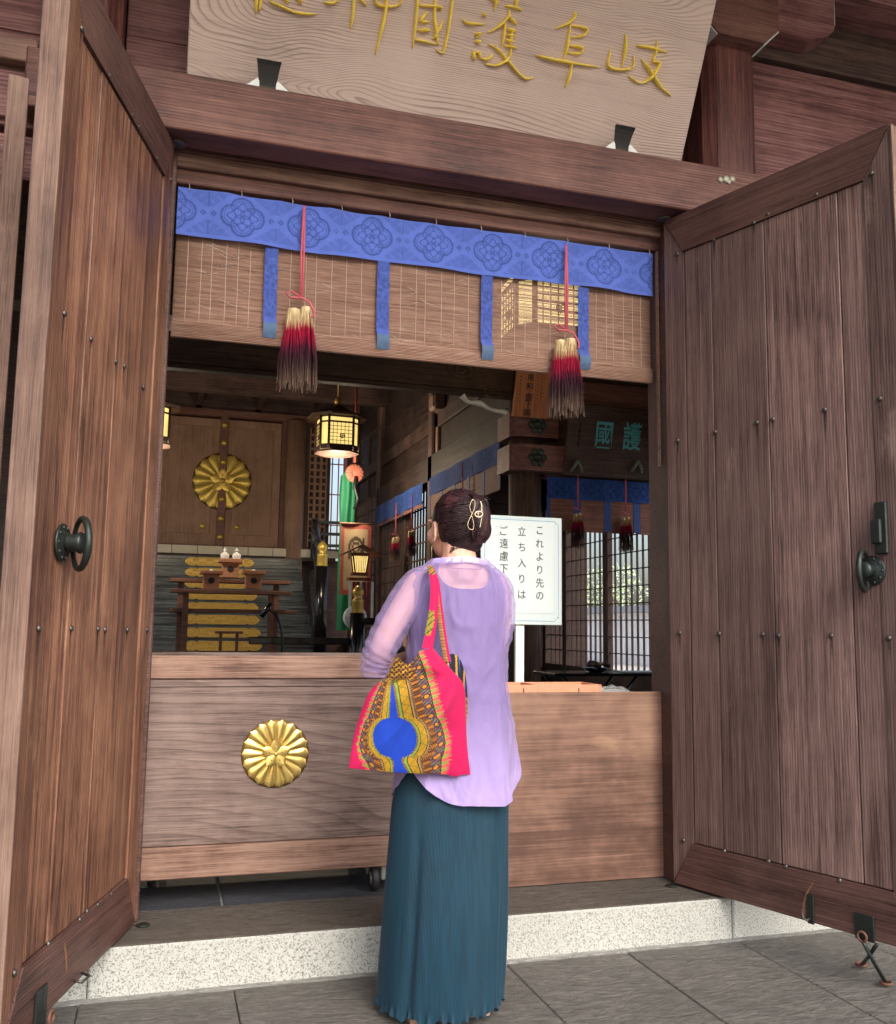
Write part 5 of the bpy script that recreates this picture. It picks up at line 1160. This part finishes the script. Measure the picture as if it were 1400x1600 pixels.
# ---- tank top under the blouse, then the sheer blouse
M_tank = plain('mauve_tank', lin(96, 82, 136), .8, 0, .1, 20)
def ringfn(rings, zs=None):
    R_ = crom(rings, 8); n = len(R_)
    def f(v):
        t = v*(n-1); i = min(n-2, int(t)); k = t-i; return [R_[i][j]*(1-k)+R_[i+1][j]*k for j in range(len(R_[0]))]
    return f
TOP = [(1.42, .976, -.566, .09, .066), (1.405, .976, -.566, .102, .072), (1.388, .977, -.563, .125, .078), (1.362, .978, -.56, .153, .087), (1.32, .979, -.555, .176, .102), (1.24, .98, -.55, .178, .116), (1.12, .978, -.548, .168, .12), (1.0, .978, -.548, .174, .124), (.88, .982, -.55, .19, .136), (.76, .984, -.55, .2, .152), (.66, .982, -.55, .205, .164), (.6, .982, -.55, .208, .168)]
f = ringfn(TOP)
def tank(u, v):
    a = 2*math.pi*u; cc_ = abs(math.cos(a)); z0 = 1.312+.085*min(1, cc_/.74)**3.2-.2*smooth(.86, .99, cc_)
    z = z0+(.74-z0)*v; t = [r for r in TOP]; 
    for r1_, r2_ in zip(TOP, TOP[1:]):
        if r1_[0] >= z >= r2_[0]: k = (r1_[0]-z)/(r1_[0]-r2_[0]); q = [r1_[j]+(r2_[j]-r1_[j])*k for j in range(5)]; break
    return W(q[1]+(q[3]-.009-.02*smooth(.95, .75, z))*math.cos(a), q[2]+(q[4]-.009-.02*smooth(.95, .75, z))*math.sin(a), z)
MB().grid(96, 30, tank, None, True, True).build('tank_top', M_tank, wm)
N = NT('sheer_lilac'); f1 = N.noise(N.coords((1, 1, .4)), 26, 4, .6); f2 = N.noise(N.coords(), 420, 2, .5)
N.fin(N.mix(N.maprange(f1, .3, .7, 0, .22), lin(168, 149, 204), lin(150, 131, 188)), .8, N.bump(N.math('ADD', N.math('MULTIPLY', f1, 1.6), N.math('MULTIPLY', f2, .2)), .5, .008), spec=.2); sz_ = N.new('ShaderNodeSeparateXYZ'); tc_ = N.new('ShaderNodeTexCoord'); N.link(tc_.outputs['Object'], sz_.inputs[0]); N.link(N.maprange(sz_.outputs[2], .68, .95, .9, .42), N.b.inputs['Alpha']); N.b.inputs['Sheen Weight'].default_value = .2; M_sheer = N.m
def hemz(a):
    a %= 2*math.pi; d = min(min(abs(a-q), 2*math.pi-abs(a-q)) for q in (R(210), R(356))); return .765-.122*math.sin(min(1, d/R(58))*math.pi/2)**.9+.003*math.sin(a*7)
def blouse(u, v):
    a = 2*math.pi*u; zt = 1.412-.02*max(0, math.sin(a)); zb = hemz(a)
    z = zt+(zb-zt)*v
    for r1_, r2_ in zip(TOP, TOP[1:]):
        if r1_[0] >= z >= r2_[0]: k = (r1_[0]-z)/(r1_[0]-r2_[0]); q = [r1_[j]+(r2_[j]-r1_[j])*k for j in range(5)]; break
    low = smooth(1.0, .65, z); x, y = math.cos(a), math.sin(a)
    wv = low*(.008*math.sin(a*5+1.2)+.004*math.sin(a*9+z*6))+.004*noise.noise((x*3, y*3, z*4))+.0022*noise.noise((x*5+z*6, y*5, z*7+x*4))
    wv += .0022*smooth(.2, 0, abs(z-1.12-.1*x))*math.sin(z*60+x*9)*smooth(.4, .9, abs(x))
    rd = noise.noise((x*2.2+z*3.0, y*2.2, z*4.5-x*2)); wv += .0075*max(0, .22-abs(rd))/.22*(.5+.5*noise.noise((x*2, y*2, z*2+9)))
    rd = noise.noise((x*5-z*4.0, y*5+3, z*7)); wv += .0032*max(0, .2-abs(rd))/.2
    back = 1
    return W(q[1]+(q[3]+wv)*x*(1+.02*low), q[2]+(q[4]+wv*1.6)*y*back, z)
bl_ = MB().grid(180, 120, blouse, None, True, True)
def sleeve(A, rr, nseg=26, drop=0):
    P = crom([list(p)+[r] for p, r in zip(A, rr)], 9); n = len(P); up = None; V = []
    for i, p in enumerate(P):
        c = Vector(p[:3]); t = (Vector(P[min(i+1, n-1)][:3])-Vector(P[max(i-1, 0)][:3])).normalized()
        sd_ = t.cross(Vector((0, .5, .86))).normalized() if up is None else (up-t*up.dot(t)).normalized(); up = sd_; w2 = t.cross(sd_)
        for k in range(nseg):
            a = 2*math.pi*k/nseg; d = sd_*math.cos(a)+w2*math.sin(a); q = i/n
            r = p[3]*(1+.08*noise.noise((k*.45, i*.22, A[0][0]*9))+.05*math.sin(i*1.7+k*.5)*smooth(.35, .6, q)); g = Vector((0, 0, -drop*max(0, -d.z)*smooth(.55, .9, q)))
            V.append(c+d*r+g)
    F = [[i*nseg+k, i*nseg+(k+1) % nseg, (i+1)*nseg+(k+1) % nseg, (i+1)*nseg+k] for i in range(n-1) for k in range(nseg)]
    bl_.add(V, F, True)
sleeve([W(.885, -.555, 1.345), W(.838, -.555, 1.325), W(.806, -.56, 1.28), W(.762, -.566, 1.21), W(.716, -.565, 1.12), W(.702, -.556, 1.075), W(.704, -.548, 1.034)], [.05, .056, .058, .057, .053, .048, .044], drop=.0)
sleeve([W(1.075, -.555, 1.345), W(1.108, -.555, 1.325), W(1.12, -.555, 1.27), W(1.122, -.555, 1.2), W(1.108, -.53, 1.12), W(1.075, -.465, 1.085), W(1.04, -.41, 1.075)], [.048, .054, .054, .052, .05, .045, .042], drop=.02)
bl_.build('blouse', M_sheer, wm)
M_seam = plain('lilac_seam', lin(150, 132, 186), .8)
MB().tube([Vector(blouse(k/180, 1)) for k in range(180)], .0016, 5, closed=True).build('hem_seam', M_seam, wm)
MB().tube([Vector(blouse(.5+.19+.12*k/20, .045+.0*k))+Vector((0, -.0012, 0)) for k in range(21)], .0009, 4).build('yoke_seam', M_seam, wm)
def collar(u, v):
    a = 2*math.pi*u; r = 1+.012*noise.noise((math.cos(a)*5, math.sin(a)*5, v*3)); dz = -.012*max(0, math.sin(a)); s = math.sin(math.pi*v)
    return W(.976+(.088+.005*s+.012*v)*math.cos(a)*r, -.566+(.066+.005*s+.008*v)*math.sin(a)*r, 1.418-.02*v+dz-.006*abs(math.cos(a)))
N = NT('lilac_band'); N.fin(lin(196, 184, 232), .8); 
MB().grid(90, 9, collar, None, True, True).build('collar', N.m, wm)
# ---- long pleated skirt
N = NT('teal_plisse'); f1 = N.noise(N.coords((1, 1, .06)), 90, 3, .5); f2 = N.noise(N.coords((1, 1, .3)), 5, 3, .5)
M_teal = N.fin(N.mix(N.maprange(f1, .3, .7, 0, .8), lin(6, 54, 74), lin(3, 39, 55)), .6, spec=.3); N.b.inputs['Sheen Weight'].default_value = .15
NP = 270
def skirt(u, v):
    a = 2*math.pi*u; z = .85+(.03-.85)*v; low = v
    cx = .97-.038*v; ax = .158+.034*smooth(0, .3, v)+.004*smooth(.2, .7, v); by = .104+.026*smooth(0, .3, v)+.03*smooth(.2, .8, v)
    fold = (.008*math.sin(a*3+.6)+.014*noise.noise((math.cos(a)*2.2, math.sin(a)*2.2, v*1.1))+.012*noise.noise((math.cos(a)*4.5, math.sin(a)*4.5, 5+v*.8)))*smooth(.1, .9, v)
    fold -= .022*smooth(.0, 1, v*1.2)*math.exp(-((((a-4.02+.12*v+math.pi) % (2*math.pi))-math.pi)/.11)**2)
    pl = .0008*math.cos(a*NP)
    ruf = smooth(.965, 1, v)*(.005*math.sin(a*34)+.004*math.sin(a*53+1)); zz_ = z+smooth(.955, 1, v)*(.005*math.sin(a*34+1.3)+.006*math.sin(a*13))
    r = 1; x, y = math.cos(a), math.sin(a)
    return W(cx+(ax+fold+pl+ruf)*x, -.552-.02*v+(by+fold+pl+ruf)*y, zz_)
MB().grid(NP*4, 60, skirt, None, True, True).build('skirt', M_teal, wm)

# ================================================================ tote bag on her shoulder
bagE = empty('tote_bag', at(640, 1205, 'y', -.74), 'hot pink tote bag with a blue and yellow dashiki print hanging from her shoulder', 'bag'); bo = bagE.location.copy()
Lf = crom([(621, 1025), (613, 1040), (603, 1056), (581, 1076), (568, 1101), (553, 1150), (545, 1200)], 6); Rf = crom([(676, 1012), (690, 1028), (706, 1047), (725, 1072), (728, 1120), (730, 1165), (735, 1210)], 6)
def lerpP(L_, t):
    q = t*(len(L_)-1); i = min(len(L_)-2, int(q)); k = q-i; return (L_[i][0]*(1-k)+L_[i+1][0]*k, L_[i][1]*(1-k)+L_[i+1][1]*k)
def bagpx(s, t):
    a, b = lerpP(Lf, t), lerpP(Rf, t); x = a[0]+(b[0]-a[0])*s; y = a[1]+(b[1]-a[1])*s
    y += 17*math.sin(math.pi*min(1, s/.62))*(1-t)**3 if s < .62 else 0
    y += 3*math.sin(math.pi*s)*smooth(.9, 1, t)+3.5*math.exp(-((s-.87)/.05)**2)*smooth(.85, 1, t); return x, y
PINK = lin(180, 14, 78); BLUE = lin(16, 58, 168); LIME = lin(122, 146, 60); YEL = lin(172, 130, 30); DRK = lin(48, 34, 28); BRN = lin(118, 68, 28); TAN = lin(156, 122, 74); ORG = lin(184, 116, 34); NVY = lin(44, 52, 98); OLV = lin(128, 112, 40)
oR = [(1010, 660), (1022, 664), (1048, 676), (1072, 684), (1100, 690), (1126, 698), (1160, 706), (1195, 703), (1215, 698)]; oL = [(1010, 640), (1030, 618), (1060, 596), (1097, 577), (1135, 563), (1165, 556), (1185, 560), (1205, 572), (1215, 576)]
def itp(T_, y):
    if y <= T_[0][0]: return T_[0][1]
    for (a, p), (b, q) in zip(T_, T_[1:]):
        if y <= b: return p+(q-p)*(y-a)/(b-a)
    return T_[-1][1]
def blueLR(y):
    ax = 613+.055*(y-1078)
    if y < 1070: return ax, ax
    if y < 1122.2: w_ = 1.2+6.0*(y-1070)/56; 
    elif y < 1182.5: e = max(0, 1-((y-1153)/31)**2); w_ = 6+28*math.sqrt(e)
    else: w_ = 6+5*smooth(1186, 1212, y)+4*smooth(1190, 1182, y); ax += .25*(y-1182)
    if 1122 <= y < 1182: w_ = max(w_, 5)
    return ax-w_, ax+w_
def dash(x, y):
    l, r = blueLR(y); xo, xi = itp(oR, y), itp(oL, y)
    if l <= x <= r and y > 1070: return BLUE
    if x > r: w_ = (x-r)/max(6, xo-r)
    else: w_ = (l-x)/max(6, l-xi)
    al = y*.9+abs(x-615)*.35; cyc = lambda p: (al/p) % 1
    ang = math.atan2(y-1150, x-615)
    jag = .03*math.sin(al*1.15)
    if w_ > 1.0+jag: return PINK
    if y < 1062 and w_ < .5:
        return DRK if math.sin(x*.9)*math.sin(y*.8) > .1 else (BRN if cyc(7) < .5 else YEL)
    if w_ < .05: return DRK if cyc(2.6) < .55 else TAN
    if w_ < .105: return LIME
    if w_ < .125: return DRK
    if w_ < .31:
        z = abs(((al/13) % 1)*2-1); return OLV if abs((w_-.13)/.17-z) < .13 else YEL
    if w_ < .335: return DRK
    if w_ < .37: return TAN
    if w_ < .43: return TAN if cyc(3.0) < .35 else DRK
    if w_ < .59: return (BRN if cyc(3.4) < .55 else (ORG if cyc(10) < .35 else DRK))
    if w_ < .8:
        k = (al/15) % 1; e = math.hypot((k-.5)*1.6, (w_-.7)/.2)
        if e < .28: return ORG
        if e < .42: return DRK
        return NVY if math.sin(al*1.3+w_*40) > -.1 else (BRN if math.sin(al*2+w_*20) > 0 else OLV)
    k = (al/9) % 1; fr = (w_-.8)/.2; tng = abs(((al/3.0) % 1)-.5)
    if tng > .5-.42*fr+.06: return PINK if fr > .3 else DRK
    return (LIME if k < .55 else lin(214, 92, 76)) if fr > .12 else DRK
def bagpt(s, t, back=0):
    x, y = bagpx(s, t); e = math.sin(math.pi*s)**.6*math.sin(math.pi*min(1, .12+t*.85))**.7
    yy = -.705-(.052*e if not back else -.03*e)-.02*noise.noise((s*3.5, t*4, back))*e-.010*noise.noise((s*8+t*3, t*6, 5))*e-.014*max(0, .25-abs(noise.noise((s*3+t*2.5, t*1.5, 3))))/.25*e-.005*math.sin(s*15+t*6)*e*smooth(0, .6, t)-.004*abs(noise.noise((s*6-t*4, t*3, 8)))
    return at(x, y, 'y', yy)-bo
M_bag = vcol('printed_cotton', .75, .2, 500, .1, .25, .1, 30)
g = MB().grid(230, 240, lambda s, t: bagpt(s, t), lambda s, t: dash(*bagpx(s, t))); g.build('front_panel', M_bag, bagE)
MB().grid(40, 40, lambda s, t: bagpt(1-s, t, 1), lambda s, t: DRK if math.sin(s*60)*math.sin(t*50) > -.2 else YEL).build('back_panel', M_bag, bagE)
# dark printed rear lip showing behind the right edge
RL = [(694, 1031), (704, 1022), (716, 1026), (725, 1046), (730, 1076), (731, 1120), (731, 1165), (734, 1182)]; RM = [(690, 1028), (698, 1038), (706, 1047), (716, 1060), (725, 1073), (727, 1120), (729, 1165), (732, 1182)]
rl_, rm_ = crom(RL, 6), crom(RM, 6)
def lip(s, t): a, b = lerpP(rm_, t), lerpP(rl_, t); return at(a[0]-2+(b[0]-a[0]+2)*s, a[1]+(b[1]-a[1])*s, 'y', -.698+.02*s)-bo
def lipc(s, t):
    if t > .62: return TAN if math.sin(t*260) > 0 else BRN
    q = (t*5+s*.9) % 1; return YEL if q < .22 else (lin(52, 92, 176) if q < .5 and math.sin(s*14+t*60) > 0 else lin(24, 22, 40))
MB().grid(24, 90, lip, lipc).build('rear_lip', M_bag, bagE)
def strap(name, P, colf, wf, y0, y1):
    Q = crom(P, 10); n = len(Q)
    def fn(s, t):
        q = t*(n-1); i = min(n-2, int(q)); k = q-i; x = Q[i][0]*(1-k)+Q[i+1][0]*k; y = Q[i][1]*(1-k)+Q[i+1][1]*k
        yy = y0+(y1-y0)*t-.004*math.sin(math.pi*s)
        if t < .1: yy += .05*(1-t/.1)**2
        return at(x+(s-.5)*wf(t), y, 'y', yy)-bo
    MB().grid(16, 90, fn, colf).build(name, M_bag, bagE)
def scA(s, t):
    if t < .2: return (DRK, LIME, lin(160, 40, 60), YEL)[int((t*40+s*3) % 4)]
    if .68 < t < .88 and s < .75-abs(t-.78)*2: return (LIME, DRK, YEL, OLV)[int((t*70+s*5) % 4)]
    return PINK if s > .12 else lin(200, 24, 92)
strap('strap', [(671, 884), (677, 902), (679, 930), (676, 965), (668, 1013)], scA, lambda t: 9+8*t, -.672, -.712)
strap('strap', [(674, 886), (682, 910), (687, 950), (692, 990), (699, 1034)], lambda s, t: (PINK if s > .62 else (TAN if math.sin(t*240) > 0 else BRN)), lambda t: 8+3*t, -.668, -.694)
